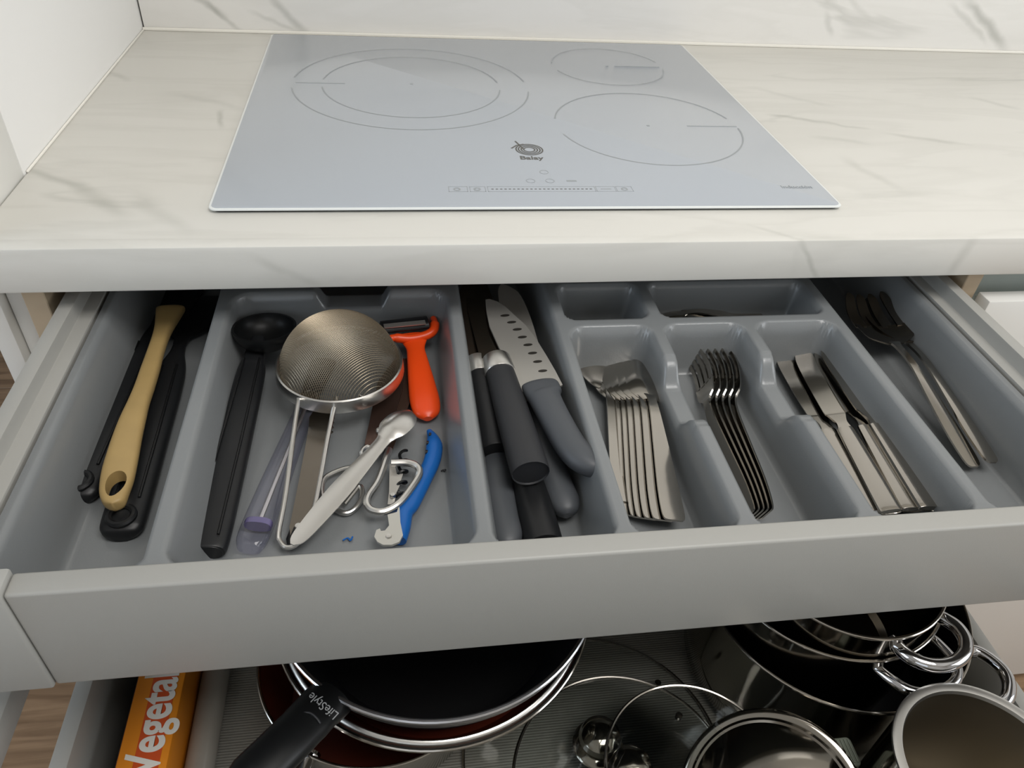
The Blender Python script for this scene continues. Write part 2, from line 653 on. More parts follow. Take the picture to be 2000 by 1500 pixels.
# ================================================================ worktop and hob
wt = MB()
wt.plate([(-.1900, 0), (2.0, 0), (2.0, YB - .0005), (-.1725, YB - .0005), (-.1725, .0175), (-.1900, .0175)], ZU, ZT)
tag(wt.build('worktop', 'marble_top', None, .0016, 2), 'long white marble-look worktop slab under the hob', 'worktop')
sl = MB()
sl.box(-.1725, 2.0, YB - .004, YB - .0002, ZT, ZT + .004)
struct(sl.build('trim_2', 'sealant', None, .001))
sl = MB()
sl.box(-.1725, -.1705, .14, YB - .004, ZT, ZT + .002)
struct(sl.build('trim_3', 'sealant', None, .0006))

HY = .0577
hob = thing('induction_hob', 'pale grey-blue glass induction hob with three ringed zones, set in the worktop', 'hob', (0, HY, ZT))


def rrect(x0, x1, y0, y1, r, n=6):
    out = []
    for cx, cy, a0 in [(x1 - r, y1 - r, 0), (x0 + r, y1 - r, 90), (x0 + r, y0 + r, 180), (x1 - r, y0 + r, 270)]:
        for k in range(n + 1):
            a = math.radians(a0 + 90 * k / n)
            out.append((cx + r * math.cos(a), cy + r * math.sin(a)))
    return out


MB().plate(rrect(.0035, .5885, .0035, .5185, .005), .0002, .0024).build('hob_seal_shade', 'gap_shade', hob)  # seal painted near-black as the shadow in the gap below the glass
MB().plate(rrect(0, .592, 0, .522, .007), .0024, .0044).build('glass_rim', 'hob_edge', hob, .0008)
MB().plate(rrect(.0022, .5898, .0022, .5198, .006), .0040, .0049).build('glass_top', 'hob_glass', hob, .0006)


def ring_arc(name, cx, cy, r, a0, a1, w=.0009, m='hob_print'):
    n = 60
    mb = MB()
    vs_, fs_ = [], []
    for k in range(n + 1):
        a = math.radians(a0 + (a1 - a0) * k / n)
        for rr in (r - w, r + w):
            vs_.append((cx + rr * math.cos(a), cy - HY + rr * math.sin(a), .00502))
    for k in range(n):
        fs_.append((2 * k, 2 * k + 1, 2 * k + 3, 2 * k + 2))
    return mb.add(vs_, fs_).build(name, m, hob)


def mark(name, x0, x1, y0, y1, m='hob_print'):
    return MB().box(x0, x1, y0 - HY, y1 - HY, .0047, .00505).build(name, m, hob, smooth=False)


for r in (.142, .107):
    ring_arc('zone_ring', .186, .381, r, 8, 172)
    ring_arc('zone_ring', .186, .381, r, 187, 353)
mark('zone_line', .048, .106, .3805, .3825)
mark('zone_dot', .1838, .1872, .3825, .3855)
ring_arc('zone_ring', .450, .257, .107, 14, 170)
ring_arc('zone_ring', .450, .257, .107, 194, 358)
mark('zone_line', .497, .557, .2575, .2592)
mark('zone_dot', .4485, .4515, .2565, .2595)
ring_arc('zone_ring', .452, .470, .076, 16, 172)
ring_arc('zone_ring', .452, .470, .076, 196, 356)
mark('zone_line', .462, .525, .4695, .4715)
mark('zone_dot', .4495, .4530, .4685, .4715)
# emblem: a coil with a tail, the maker's word under it
em = MB()
cx, cy = .3015, .188 - HY
for r in (.0058, .0086, .0114, .0140):
    vs_, fs_ = [], []
    for k in range(41):
        a = 2 * PI * k / 40
        for rr in (r - .0008, r + .0008):
            vs_.append((cx + rr * math.cos(a), cy + rr * .98 * math.sin(a), .00505))
    for k in range(40):
        fs_.append((2 * k, 2 * k + 1, 2 * k + 3, 2 * k + 2))
    em.add(vs_, fs_)
em.tube([(cx - .006, cy + .001, .00505), (cx - .009, cy + .012, .00505), (cx - .012, cy + .022, .00505)], .0010, 6, flat=.1, up=(0, 0, 1))
em.tube([(cx - .004, cy + .014, .00505), (cx - .012, cy + .011, .00505), (cx - .0185, cy + .003, .00505)], .0010, 6, flat=.1, up=(0, 0, 1))
em.build('maker_emblem', 'hob_print_dark', hob)
text_mesh('maker_word', 'Balay', .0118, 'hob_print_dark', hob, (.3005, .1665 - HY, .00502), (1, -.02, 0), xscale=1.0, bold=.00025)
text_mesh('zone_word', 'Inducción', .0085, 'hob_print', hob, (.561, .0990 - HY, .00502), (1, 0, 0), bold=.0001)
# touch strip
for x0, x1 in [(.2105, .2285), (.2305, .2455), (.2475, .3520), (.3530, .3720), (.3730, .3890)]:
    f = MB()
    for d in [(x0, x1, .0895, .0900), (x0, x1, .1000, .1005), (x0, x0 + .0004, .0895, .1005), (x1 - .0004, x1, .0895, .1005)]:
        f.box(d[0], d[1], d[2] - HY, d[3] - HY, .0047, .00504)
    f.build('touch_key', 'hob_print', hob, smooth=False)
f = MB()
for k in range(24):
    x = .2510 + k * .00415
    f.box(x, x + .0022, .0945 - HY, .0957 - HY, .0047, .00506)
f.build('slider_dashes', 'hob_print_dark', hob, smooth=False)
for x, y in [(.2185, .095), (.2375, .095), (.3810, .095)]:
    ring_arc('key_symbol', x, y, .0026, 0, 360, .0008)
for x, y in [(.2915, .1130), (.3105, .1130), (.3080, .1330)]:
    ring_arc('touch_ring', x, y, .0042, 0, 360, .0003)
mark('key_symbol', .3270, .3370, .1115, .1145)
mark('key_symbol', .3575, .3675, .0945, .0957)

# ================================================================ cabinets
CX = .296
cab = thing('drawer_cabinet', 'base cabinet carcass of beige board that holds both open drawers', 'cabinet', (CX, .3, 0))


def cbox(name, m, x0, x1, y0, y1, z0, z1, bev=.0008, parent=None):
    return MB().box(x0 - CX, x1 - CX, y0 - .3, y1 - .3, z0, z1).build(name, m, parent or cab, bev, 1)


cbox('side_panel', 'beige_board', -.154, -.136, .018, .58, .10, ZU - .0005)
cbox('side_panel', 'beige_board', .728, .746, .018, .58, .10, ZU - .0005)
cbox('back_panel', 'beige_board', -.1355, .7275, .572, .58, .10, ZU - .001)
cbox('bottom_panel', 'beige_board', -.1355, .7275, .018, .5715, .10, .118)
cbox('plinth', 'drawer_grey_dark', -.154, .746, .06, .075, 0, .0995)
for z in (.765, .50):
    cbox('drawer_runner', 'drawer_grey_dark', -.1358, -.1275, .022, .50, z, z + .03)
    cbox('drawer_runner', 'drawer_grey_dark', .7185, .7278, .022, .50, z, z + .03)
tag(box_obj('filler_panel', 'white_lacquer', None, (-.1725, -.1545, .0300, .0450, 0, ZU - .0005)),
    'narrow white upright filler strip between end panel and drawer cabinet', 'panel')
nb = thing('base_cabinet', 'white base cabinet with a recessed grip channel, right of the drawers', 'cabinet', (1.05, .3, 0))


def nbox(name, m, x0, x1, y0, y1, z0, z1, bev=.001, parent=None):
    return MB().box(x0 - 1.05, x1 - 1.05, y0 - .3, y1 - .3, z0, z1).build(name, m, parent or nb, bev, 2)


nbox('carcass', 'white_lacquer', .7475, 1.346, .045, .58, .06, ZU - .0005)
nbox('door', 'white_lacquer', .7490, 1.346, -.001, .018, .035, .8285, .0015)
nbox('plinth', 'white_lacquer', .7475, 1.346, .05, .06, 0, .0595)
gp = MB()
prof = [(.0440, ZU - .0008), (.0440, .8140), (.0405, .8060), (.0330, .8010), (.0250, .8010), (.0190, .8045), (.0170, .8110),
        (.0170, .8235), (.0195, .8235), (.0195, .8120), (.0215, .8065), (.0260, .8040), (.0325, .8040), (.0385, .8080),
        (.0415, .8150), (.0415, ZU - .0008)]
gp.loft([[Vector((x - 1.05, y - .3, z)) for y, z in prof] for x in (.7490, 1.346)])
gp.build('grip_channel', 'gola_aluminium', nb)
nb2 = thing('base_cabinet', 'far white base cabinet at the right end of the worktop', 'cabinet', (1.67, .3, 0))
MB().box(-.322, .32, -.3, .28, .06, ZU - .0005).build('carcass', 'white_lacquer', nb2, .001)
MB().box(-.322, .32, -.24, -.23, 0, .0595).build('plinth', 'white_lacquer', nb2)

# ================================================================ upper inner drawer
YF = -.2845            # outer face of the low front
dr = thing('inner_drawer', 'open grey inner drawer with a low front, pulled out under the worktop', 'drawer', (CX, YF, .744))


def dbox(name, m, x0, x1, y0, y1, z0, z1, bev=.0008, parent=None, seg=2):
    return MB().box(x0 - CX, x1 - CX, y0 - YF, y1 - YF, z0 - .744, z1 - .744).build(name, m, parent or dr, bev, seg)


fp = MB()   # the low front, a hollow-looking bar with a rounded top edge
fp.box(-.0665 - CX, .6585 - CX, 0, .0165, 0, .0965)
fp.build('front_panel', 'drawer_grey', dr, .0022, 3)
for s, (x0, x1) in ((-1, (-.1270, -.0670)), (1, (.6590, .7190))):
    dbox('end_cap', 'drawer_cap', x0, x1, YF - .0020, YF + .0180, .7430, .8435, .002)
for s in (-1, 1):
    # side profile: flat top, step down to a ledge, inner wall
    pr = [(.421, .764), (.421, .840), (.409, .840), (.409, .8265), (.3975, .8265), (.3975, .764)]
    mb = MB()
    mb.loft([[Vector((s * x, y - YF, z - .744)) for x, z in pr] for y in (YF + .0185, .215)])
    mb.build('side_wall', 'drawer_grey', dr, .0008)
dbox('bottom_panel', 'drawer_grey_dark', -.1005, .6925, YF + .0168, .215, .750, .7635)
dbox('back_panel', 'drawer_grey', -.1005, .6925, .2155, .228, .750, .835)

# ---------------------------------------------------------------- cutlery tray: one moulded sheet
FLOOR = .7660
RIM = .8200


def tray():
    xs = np.unique(np.round(np.concatenate([np.arange(-.0985, .6910, .0022)]), 5))
    ys = np.arange(-.2640, .2125, .0022)
    X, Y = np.meshgrid(xs, ys)

    def sd(x0, x1, y0, y1, r):
        cx_, cy_ = (x0 + x1) / 2, (y0 + y1) / 2
        qx = np.abs(X - cx_) - (x1 - x0) / 2 + r
        qy = np.abs(Y - cy_) - (y1 - y0) / 2 + r
        return np.minimum(np.maximum(qx, qy), 0) + np.hypot(np.maximum(qx, 0), np.maximum(qy, 0)) - r
    H = np.full(X.shape, RIM)
    H = np.where((X < -.090) | (X > .680), RIM + .0050, H)

    def cut(x0, x1, y0, y1, r, zf, w, top=RIM):
        nonlocal H
        d = np.clip(-sd(x0, x1, y0, y1, r) / w, 0, 1)
        # round lip, straight drafted wall, round foot
        a, b = .14, .26
        s = np.where(d < a, d * d / (2 * a) , np.where(d < 1 - b, d - a / 2, (1 - a / 2 - b / 2) - (1 - d) ** 2 / (2 * b)))
        s = s / (1 - a / 2 - b / 2)
        H = np.minimum(H, np.where(d > 0, top + (zf - top) * s, 9))
    yb = .200
    cut(-.0925, -.0020, -.2570, yb, .012, FLOOR, .0170, RIM + .005)
    cut(.0070, .2080, -.2570, .0560, .020, FLOOR, .0150)
    cut(.0070, .2080, .0700, yb, .015, FLOOR, .0150)
    cut(.2170, .3040, -.2570, yb, .014, FLOOR, .0130)
    cut(.3135, .3925, -.2570, -.0125, .016, FLOOR, .0095)
    cut(.4025, .4830, -.2570, -.0125, .016, FLOOR, .0095)
    cut(.4935, .5755, -.2570, -.0125, .016, FLOOR, .0095)
    cut(.3135, .3970, -.0020, .0600, .013, FLOOR + .012, .0140)
    cut(.4070, .5755, -.0020, .0600, .013, FLOOR + .012, .0140)
    cut(.3135, .5755, .0720, yb, .015, FLOOR, .0150)
    cut(.5855, .6825, -.2570, yb, .014, FLOOR, .0125, RIM + .005)
    # finger dips in the two cutlery dividers
    for xa, xb in ((.3600, .4350), (.4500, .5260)):
        dip = np.clip(-sd(xa, xb, -.1480, -.0600, .010) / .024, 0, 1)
        dip = RIM + .003 - .024 * dip * dip * (3 - 2 * dip)
        k = .010
        hh = np.clip(.5 + .5 * (dip - H) / k, 0, 1)
        H = np.where((X > xa) & (X < xb) & (Y > -.150) & (Y < -.060), dip * (1 - hh) + H * hh - k * hh * (1 - hh), H)
    # trapezoid notch in the back rim of the wide compartment
    e = np.clip((.037 - np.abs(X - .1175)) / .012, 0, 1)
    notch = RIM - .017 * e * e * (3 - 2 * e)
    H = np.where((Y > .040) & (Y < .088) & (np.abs(X - .1175) < .040), np.minimum(H, notch), H)
    return X, Y, H


X_, Y_, H_ = tray()
ny, nx = X_.shape
mb = MB()
mb.v = [Vector((x - CX, y + .03, z - .7645)) for x, y, z in zip(X_.ravel(), Y_.ravel(), H_.ravel())]
idx = np.arange(nx * ny).reshape(ny, nx)
mb.f = [tuple(int(i) for i in q) for q in np.stack([idx[:-1, :-1], idx[:-1, 1:], idx[1:, 1:], idx[1:, :-1]], -1).reshape(-1, 4)]
me = bpy.data.meshes.new('cutlery_tray')
me.from_pydata([tuple(p) for p in mb.v], [], mb.f)
me.shade_smooth()
me.materials.append(MATS['tray_plastic'])
tr_o = bpy.data.objects.new('cutlery_tray', me)
tr_o.location = (CX, -.03, .7645)
COL.objects.link(tr_o)
tag(tr_o, 'moulded grey plastic cutlery tray with rounded compartments filling the inner drawer', 'cutlery tray')

# ================================================================ lower drawer
LF = .492
ld = thing('pot_drawer', 'deep grey lower drawer full of pans, pots and lids', 'drawer', (CX, -.52, .47))


def lbox(name, m, x0, x1, y0, y1, z0, z1, bev=.0008, parent=None):
    return MB().box(x0 - CX, x1 - CX, y0 + .52, y1 + .52, z0 - .47, z1 - .47).build(name, m, parent or ld, bev, 2)


lbox('side_wall', 'drawer_grey', -.1270, -.1130, -.52, -.02, .47, .585)
lbox('side_wall', 'drawer_grey', .7050, .7190, -.52, -.02, .47, .585)
lbox('gallery_rail', 'drawer_grey', -.1385, -.1265, -.52, -.02, .655, .680, .001)
lbox('gallery_rail', 'drawer_grey', .7185, .7305, -.52, -.02, .655, .680, .001)
lbox('bottom_panel', 'drawer_grey_dark', -.1125, .7045, -.52, -.02, .474, .4885)
lbox('anti_slip_mat', 'ribbed_mat', -.1100, .7020, -.515, -.03, .4890, LF - .0004, 0)
lbox('back_panel', 'drawer_grey', -.1270, .7190, -.0195, -.006, .47, .69)
lbox('front_panel', 'white_lacquer', -.1520, .7440, -.5400, -.5205, .40, .735)

# ================================================================ things in the upper drawer
Z0 = FLOOR + .0006


# ---- left compartment: two black handled tools and a beige one
def black_tool(a, b, label, hole):
    t = thing('kitchen_turner', label, 'utensil')
    L = .300
    mb = MB()
    mb.oval(lerp_secs([(0, 0, .006, .004, .004), (.004, 0, .0135, .006, .0058), (.020, 0, .0158, .007, .0068), (.10, 0, .0150, .007, .0068),
                       (.18, 0, .0135, .007, .0065), (.215, 0, .0070, .006, .0050), (.225, 0, .006, .006, .0045)]), 20, .8)
    mb.build('handle', 'black_plastic', t)
    mb = MB()
    ring = [(.013 + .0085 * math.cos(k * PI / 10), .0085 * math.sin(k * PI / 10), .0135) for k in range(20)]
    mb.tube(ring, .0026, 8, closed=True)
    mb.build('hanging_ring', 'black_plastic', t)
    mb = MB()
    for s in (-1, 1):
        mb.tube([(.03, s * .0085, .0135), (.10, s * .0078, .0138), (.19, s * .0060, .0132)], .0012, 6)
    mb.build('grip_ridges', 'black_soft', t)
    mb = MB()
    mb.strip([(.222, 0, .005, .0090, .004, 0), (.24, 0, .007, .0070, .003, 0), (.258, 0, .026, .0050, .0025, 0),
              (.300, 0, .030, .0045, .0022, 0), (.316, 0, .027, .0045, .002, 0)])
    mb.build('blade', 'black_plastic', t, .0005)
    return aim(t, a, b)


black_tool(at(152, 988, Z0), at(290, 690, Z0), 'black plastic turner lying left of the beige handle, nearest the drawer side', 0)
black_tool(at(238, 1058, Z0), at(352, 690, Z0), 'black plastic turner lying right of the beige handle', 1)

t = thing('scraper', 'beige plastic handle with flared end and hanging hole, on two black turners', 'utensil')
A_, B_ = at(222, 985, .7850), at(336, 605, .7850)
aim(t, A_, B_)
inv = t.matrix_world.inverted()
c1 = lambda x, y: inv @ at(x / 2.586, 540 + y / 2.586, .7915)
secs = []
for l, r, y in [(566, 584, 1166), (525, 628, 1150), (505, 650, 1100), (508, 675, 1030), (522, 690, 960), (545, 704, 885), (572, 718, 805), (606, 736, 720),
                (645, 754, 640), (680, 780, 560), (712, 806, 470), (742, 826, 390), (768, 850, 315), (781, 875, 262), (786, 905, 215), (789, 932, 172), (790, 934, 162)]:
    p, q = c1(l, y), c1(r, y)
    m = (p + q) / 2
    h = .0042 if len(secs) in (0, 16) else .0056
    secs.append((m.x, m.y, abs(p.y - q.y) / 2, .0065, h))
secs = lerp_secs(secs, 3)
mb = MB()
mb.oval(secs, 24, .7)
hn = mb.build('handle', 'beige_plastic', t)
hc = (c1(592, 1070))
cut = MB()
cut.loft([[Vector((hc.x + .0125 * math.cos(2 * PI * k / 24), hc.y + .0068 * math.sin(2 * PI * k / 24) * (1 + .18 * math.cos(2 * PI * k / 24)), z)) for k in range(24)] for z in (-.02, .03)])
co = cut.build('hole_cutter', 'beige_plastic', t)
md = hn.modifiers.new('hole', 'BOOLEAN')
md.object = co
md.operation = 'DIFFERENCE'
md.solver = 'EXACT'
bpy.context.view_layer.update()
me2 = bpy.data.meshes.new_from_object(hn.evaluated_get(bpy.context.evaluated_depsgraph_get()))
hn.modifiers.clear()
me2.name = 'handle'
hn.data = me2
me2.shade_smooth()
me2.set_sharp_from_angle(angle=math.radians(40))
bpy.data.objects.remove(co, do_unlink=True)

# ---- wide compartment
# black ladle
t = thing('ladle', 'black plastic ladle with a round bowl, along the left of the wide compartment', 'ladle')
A_, B_ = at(405, 1092, Z0), at(505, 700, Z0 + .012)
L_ = (B_ - A_).length
mb = MB()
mb.oval(lerp_secs([(0, 0, .0120, .0075, .0070), (.01, 0, .0150, .0080, .0078), (.08, 0, .0145, .008, .0078), (.18, 0, .0125, .009, .0075),
                   (L_ - .02, 0, .0105, .011, .0065), (L_, 0, .0075, .013, .0050), (L_ + .012, 0, .006, .014, .004)]), 20, .75)
mb.build('handle', 'black_plastic', t)
mb = MB()
for s in (-1, 1):
    mb.tube([(.01, s * .0085, .0156), (.10, s * .0080, .0160), (.2, s * .0065, .0165)], .0011, 6)
mb.build('grip_ridges', 'black_soft', t)
aim(t, A_, B_)
inv = t.matrix_world.inverted()
R = .0285
prof = []
for k in range(11):
    a = k / 10 * PI / 2
    prof.append((R * math.sin(a), R * .80 * (1 - math.cos(a)) - R * .80))
for k in range(10, -1, -1):
    a = k / 10 * PI / 2
    prof.append(((R - .002) * math.sin(a), -(R - .002) * .78 * math.cos(a)))
mb = MB()
mb.lathe(prof, 40)
o = mb.build('bowl', 'black_soft', t)
o.matrix_local = inv @ Matrix.Translation(at(516, 638, .8090)) @ Matrix.Rotation(math.radians(-8), 4, 'X')

# strainer: dome of woven wire, steel rim, two handle wires, rest hook
P1, P2 = at(539, 727, .7985), at(786, 705, .7985)
SC = (P1 + P2) / 2
SR = (P2 - P1).length / 2
st = thing('strainer', 'steel mesh strainer turned dome up, lying over the ladle and tongs', 'strainer', SC)
SH = SR * .86


def dome(u, v):
    """u, v in -1..1 on the rim disc -> point on the dome"""
    r2 = min(1.0, u * u + v * v)
    return Vector((u * SR * .955, v * SR * .955, .002 + SH * (1 - r2 ** 1.15) ** .62))


mesh = MB()
NW = 88
for ax in (0, 1):
    for k in range(1, NW):
        c = -1 + 2 * k / NW
        h = math.sqrt(max(0, 1 - c * c))
        n = max(6, int(26 * h) + 4)
        pts = []
        for j in range(n + 1):
            w = -h + 2 * h * j / n
            u, v = (c, w) if ax else (w, c)
            ca, sa = math.cos(.6), math.sin(.6)
            pts.append(dome(u * ca - v * sa, u * sa + v * ca))
        mesh.tube(pts, .00027, 3, cap=False)
o = mesh.build('mesh_dome', 'steel_mesh', st)
o['kind'] = 'stuff'
# a dense inner weave, finer than single wires can be told apart
rim = MB()
rim.lathe([(SR * .950, .0040), (SR * .975, .0062), (SR * 1.000, .0055), (SR * 1.020, -.0045), (SR * 1.005, -.0065), (SR * .965, -.0045), (SR * .950, .0040)], 72)
rim.build('rim', 'steel_satin', st)
ha = MB()
pz = [(583, 779, .8000), (569, 880, .7930), (556, 975, .7830), (544, 1040, .7760), (547, 1057, .7740), (560, 1069, .7735), (580, 1062, .7740),
      (600, 1030, .7760), (612, 1000, .7780), (624, 943, .7850), (640, 855, .7930), (657, 776, .8000)]
ha.tube(curve([at(*p) - SC for p in pz], 6), .0019, 10)
ha.build('handle_wire', 'steel_satin', st)
hk = MB()
hk.tube(curve([at(700, 772, .7975) - SC, at(711, 776, .796) - SC, at(716, 783, .794) - SC, at(714, 791, .790) - SC], 4), .0013, 8)
hk.build('rest_hook', 'steel_satin', st)

# utensil with clear handle
t = thing('utensil_clear_handle', 'utensil with a clear plastic handle and steel collar, beside the ladle', 'utensil')
A_, B_ = at(489, 1085, Z0), at(602, 800, Z0)
L_ = (B_ - A_).length
mb = MB()
mb.oval(lerp_secs([(0, 0, .0085, .0075, .0060), (.012, 0, .0115, .008, .0070), (.06, 0, .0112, .008, .0068), (.11, 0, .0095, .008, .0060), (L_ - .004, 0, .0082, .008, .0055)]), 20, .8)
mb.build('handle', 'clear_plastic', t)
mb = MB()
mb.oval([(.020, 0, .0100, .008, .0055), (.023, 0, .0104, .008, .0058), (.025, 0, .0100, .008, .0055)], 20, .8)
mb.build('inner_plug', mat('violet_plug', '6A628A', rough=.3), t)
mb = MB()
mb.oval([(.028, 0, .002, .008, .0014), (L_ + .02, 0, .0018, .008, .0014)], 10)
mb.build('tang', 'steel_satin', t)
mb = MB()
mb.oval([(L_ - .004, 0, .0090, .008, .0062), (L_, 0, .0098, .008, .0068), (L_ + .004, 0, .0090, .008, .0062), (L_ + .007, 0, .0097, .008, .0066), (L_ + .010, 0, .0085, .008, .006)], 20)
mb.build('collar', 'steel', t)
mb = MB()
mb.oval([(L_ + .010, 0, .0075, .008, .005), (L_ + .03, 0, .010, .008, .005), (L_ + .06, 0, .012, .008, .004)], 16)
mb.build('head', 'black_plastic', t)
aim(t, A_, B_)

# tongs
tg = thing('tongs', 'steel serving tongs with two spread arms, in front of the strainer', 'tongs')
A_, B_ = at(571, 1066, .7790), at(795, 812, .7880)
L_ = (B_ - A_).length
mb = MB()
mb.strip(lerp_secs([(0, 0, .0015, .0020, .0012, 0), (.010, -.0005, .0065, .0022, .0012, -.0004), (.05, 0, .0088, .0030, .0012, -.0012), (L_ * .50, 0, .0080, .0035, .0012, -.0014),
                    (L_ * .74, 0, .0060, .0040, .0012, -.0014), (L_ * .80, 0, .0082, .0050, .0012, -.0015), (L_ * .86, 0, .0125, .0070, .0012, -.0035),
                    (L_ * .95, 0, .0125, .0065, .0012, -.0045), (L_ * 1.01, 0, .0085, .0040, .0012, -.0030), (L_ * 1.035, 0, .0015, .0020, .0010, 0)], 5), 10)
mb.build('arm', 'steel_satin', tg)
aim(tg, A_, B_)
inv = tg.matrix_world.inverted()
a2 = [inv @ at(x, y, z) for x, y, z in [(577, 1062, .7725), (583, 1030, .7740), (598, 960, .7770), (612, 890, .7800), (622, 845, .7810), (627, 815, .7810), (628, 800, .7800)]]
ws = [.003, .0065, .0070, .0075, .0085, .0095, .0060]
mb = MB()
rings = []
upv = (inv.to_3x3() @ Vector((0, 0, 1))).normalized()
for i, p in enumerate(a2):
    d = (a2[min(i + 1, 6)] - a2[max(i - 1, 0)]).normalized()
    s = upv.cross(d).normalized()
    n_ = d.cross(s)
    rings.append([p + s * ws[i] + n_ * .0006, p - s * ws[i] + n_ * .0006, p - s * ws[i] - n_ * .0006, p + s * ws[i] - n_ * .0006])
mb.loft(rings)
mb.build('arm', 'steel_dark', tg)  # darker steel puts this arm's shade into its colour
mb = MB()
for k in range(6):     # serrated jaw edge
    p = a2[4].lerp(a2[6], k / 5)
    d = (a2[6] - a2[4]).normalized()
    s = upv.cross(d).normalized()
    q = p - s * .0088
    mb.add([q + d * .003 + upv * .0006, q - d * .003 + upv * .0006, q - s * .0032 + upv * .0008, q + d * .003 - upv * .0006, q - d * .003 - upv * .0006, q - s * .0032 - upv * .0004],
           [(0, 1, 2), (5, 4, 3), (0, 2, 5, 3), (1, 4, 5, 2), (0, 3, 4, 1)])
mb.build('jaw_teeth', 'steel_dark', tg, smooth=False)  # same steel, darkened for the shade on this arm
mb = MB()
mb.lathe([(0, .0022), (.0022, .0018), (.0027, .0006), (.0027, -.001), (0, -.001)], 16, a2[1] + upv * .0008)
mb.build('rivet', 'steel_satin', tg)
pa, pb = inv @ at(567, 1070, .7710), inv @ at(583, 1034, .7722)
mb = MB()
mb.tube([pa, pa.lerp(pb, .4), pb], [.002, .0058, .0065], 10, flat=.45, up=upv)
mb.build('hinge_block', 'black_plastic', tg)

# peeler
pl = thing('peeler', 'orange wide-head vegetable peeler right of the strainer', 'peeler')
A_, B_ = at(836, 818, .7735), at(810, 672, .7850)
L_ = (B_ - A_).length
mb = MB()
mb.oval(lerp_secs([(0, 0, .004, 0, .003), (.006, 0, .0108, 0, .0055), (.020, 0, .0133, 0, .0068), (.045, 0, .0120, 0, .0062), (.075, 0, .0095, 0, .0052),
                   (L_ * .93, 0, .0088, 0, .0045), (L_ + .004, 0, .0120, 0, .0040), (L_ + .012, 0, .017, .0005, .0035)]), 20)
mb.build('handle', 'orange_plastic', pl)
aim(pl, A_, B_)
inv = pl.matrix_world.inverted()
lp = lambda x, y, z: inv @ at(x, y, z)
mb = MB()
mb.tube(curve([lp(758, 664, .7915), lp(770, 660, .7905), lp(800, 662, .788), lp(830, 656, .788), lp(846, 646, .790), lp(849, 630, .7925), lp(846, 622, .793)], 5),
        [.0030] * 3 + [.0036] * 3 + [.0046] * 19 + [.0032] * 6, 12)
mb.build('yoke', 'orange_plastic', pl)
mb = MB()
a, b = lp(742, 640, .7945), lp(838, 629, .7945)
mb.tube([a, a.lerp(b, .03), b.lerp(a, .03), b], [.004, .0086, .0086, .004], 16, flat=.55, up=upv if False else (inv.to_3x3() @ Vector((0, 0, 1))))
mb.build('head_bar', 'black_plastic', pl)
mb = MB()
uz = inv.to_3x3() @ Vector((0, 0, 1))
c0, c1 = lp(750, 637, .7996), lp(831, 629, .7996)
sdv = uz.cross((c1 - c0).normalized())
for off, w in ((.0022, .0014), (-.0012, .0016)):
    mb.add([c0 + sdv * (off - w), c1 + sdv * (off - w), c1 + sdv * (off + w), c0 + sdv * (off + w),
            c0 + sdv * (off - w) - uz * .001, c1 + sdv * (off - w) - uz * .001, c1 + sdv * (off + w) - uz * .001, c0 + sdv * (off + w) - uz * .001],
           [(0, 1, 2, 3), (7, 6, 5, 4), (0, 4, 5, 1), (1, 5, 6, 2), (2, 6, 7, 3), (3, 7, 4, 0)])
mb.build('blade', 'blade_steel', pl)

# scissors with bent-rod handles
sc = thing('scissors', 'steel kitchen scissors with bent rod handles under the tongs', 'scissors', at(728, 880, .768))
O_ = sc.location.copy()
g = lambda x, y, z: at(x, y, z) - O_
mb = MB()
mb.tube(curve([g(712, 905, .7730), g(706, 885, .7740), g(716, 873, .7745), g(735, 872, .7740), g(738, 868, .774)], 4), .0021, 10)
mb.tube(curve([g(710, 900, .7730), g(700, 910, .7725), g(668, 917, .7720), g(638, 931, .7715), g(629, 950, .7710), g(632, 975, .7705), g(650, 992, .7700),
               g(672, 1002, .7700), g(690, 996, .7700), g(706, 975, .7705), g(707, 955, .7710), g(700, 950, .7715), g(690, 962, .7715), g(672, 985, .7712)], 5), .0021, 10)
mb.build('handle_loop', 'steel_satin', sc)
mb = MB()
mb.tube(curve([g(760, 878, .7775), g(754, 895, .7790), g(738, 940, .7800), g(720, 968, .7800), g(717, 985, .7800), g(727, 997, .7800), g(750, 999, .7800),
               g(778, 984, .7800), g(802, 955, .7805), g(819, 927, .7810), g(816, 912, .7815), g(797, 904, .7820), g(764, 904, .7825)], 5), .0029, 10)
mb.build('handle_loop', 'steel_satin', sc)
for i, (p, nm) in enumerate([([(712, 868), (752, 874), (786, 760), (792, 700), (772, 700), (738, 745)], .7765), ([(735, 872), (766, 880), (806, 770), (800, 700), (786, 700)], .7745)]):
    b = MB()
    top = [g(x, y, nm) for x, y in p]
    n = len(top)
    b.add(top + [q - Vector((0, 0, .0018)) for q in top], [tuple(range(n)), tuple(reversed(range(n, 2 * n)))] + [(k, (k + 1) % n, n + (k + 1) % n, n + k) for k in range(n)])
    b.build('blade', mat('blade_brown_reflect%d' % i, '4C3A33' if i == 0 else '5A463C', rough=.3, metal=.7), sc)  # brown tone paints a reflection into the steel blades
b = MB()
b.lathe([(0, .0022), (.0022, .0019), (.003, .0008), (.003, -.002), (0, -.002)], 18, g(741, 841, .7775))
b.build('pivot_screw', 'blade_steel', sc)

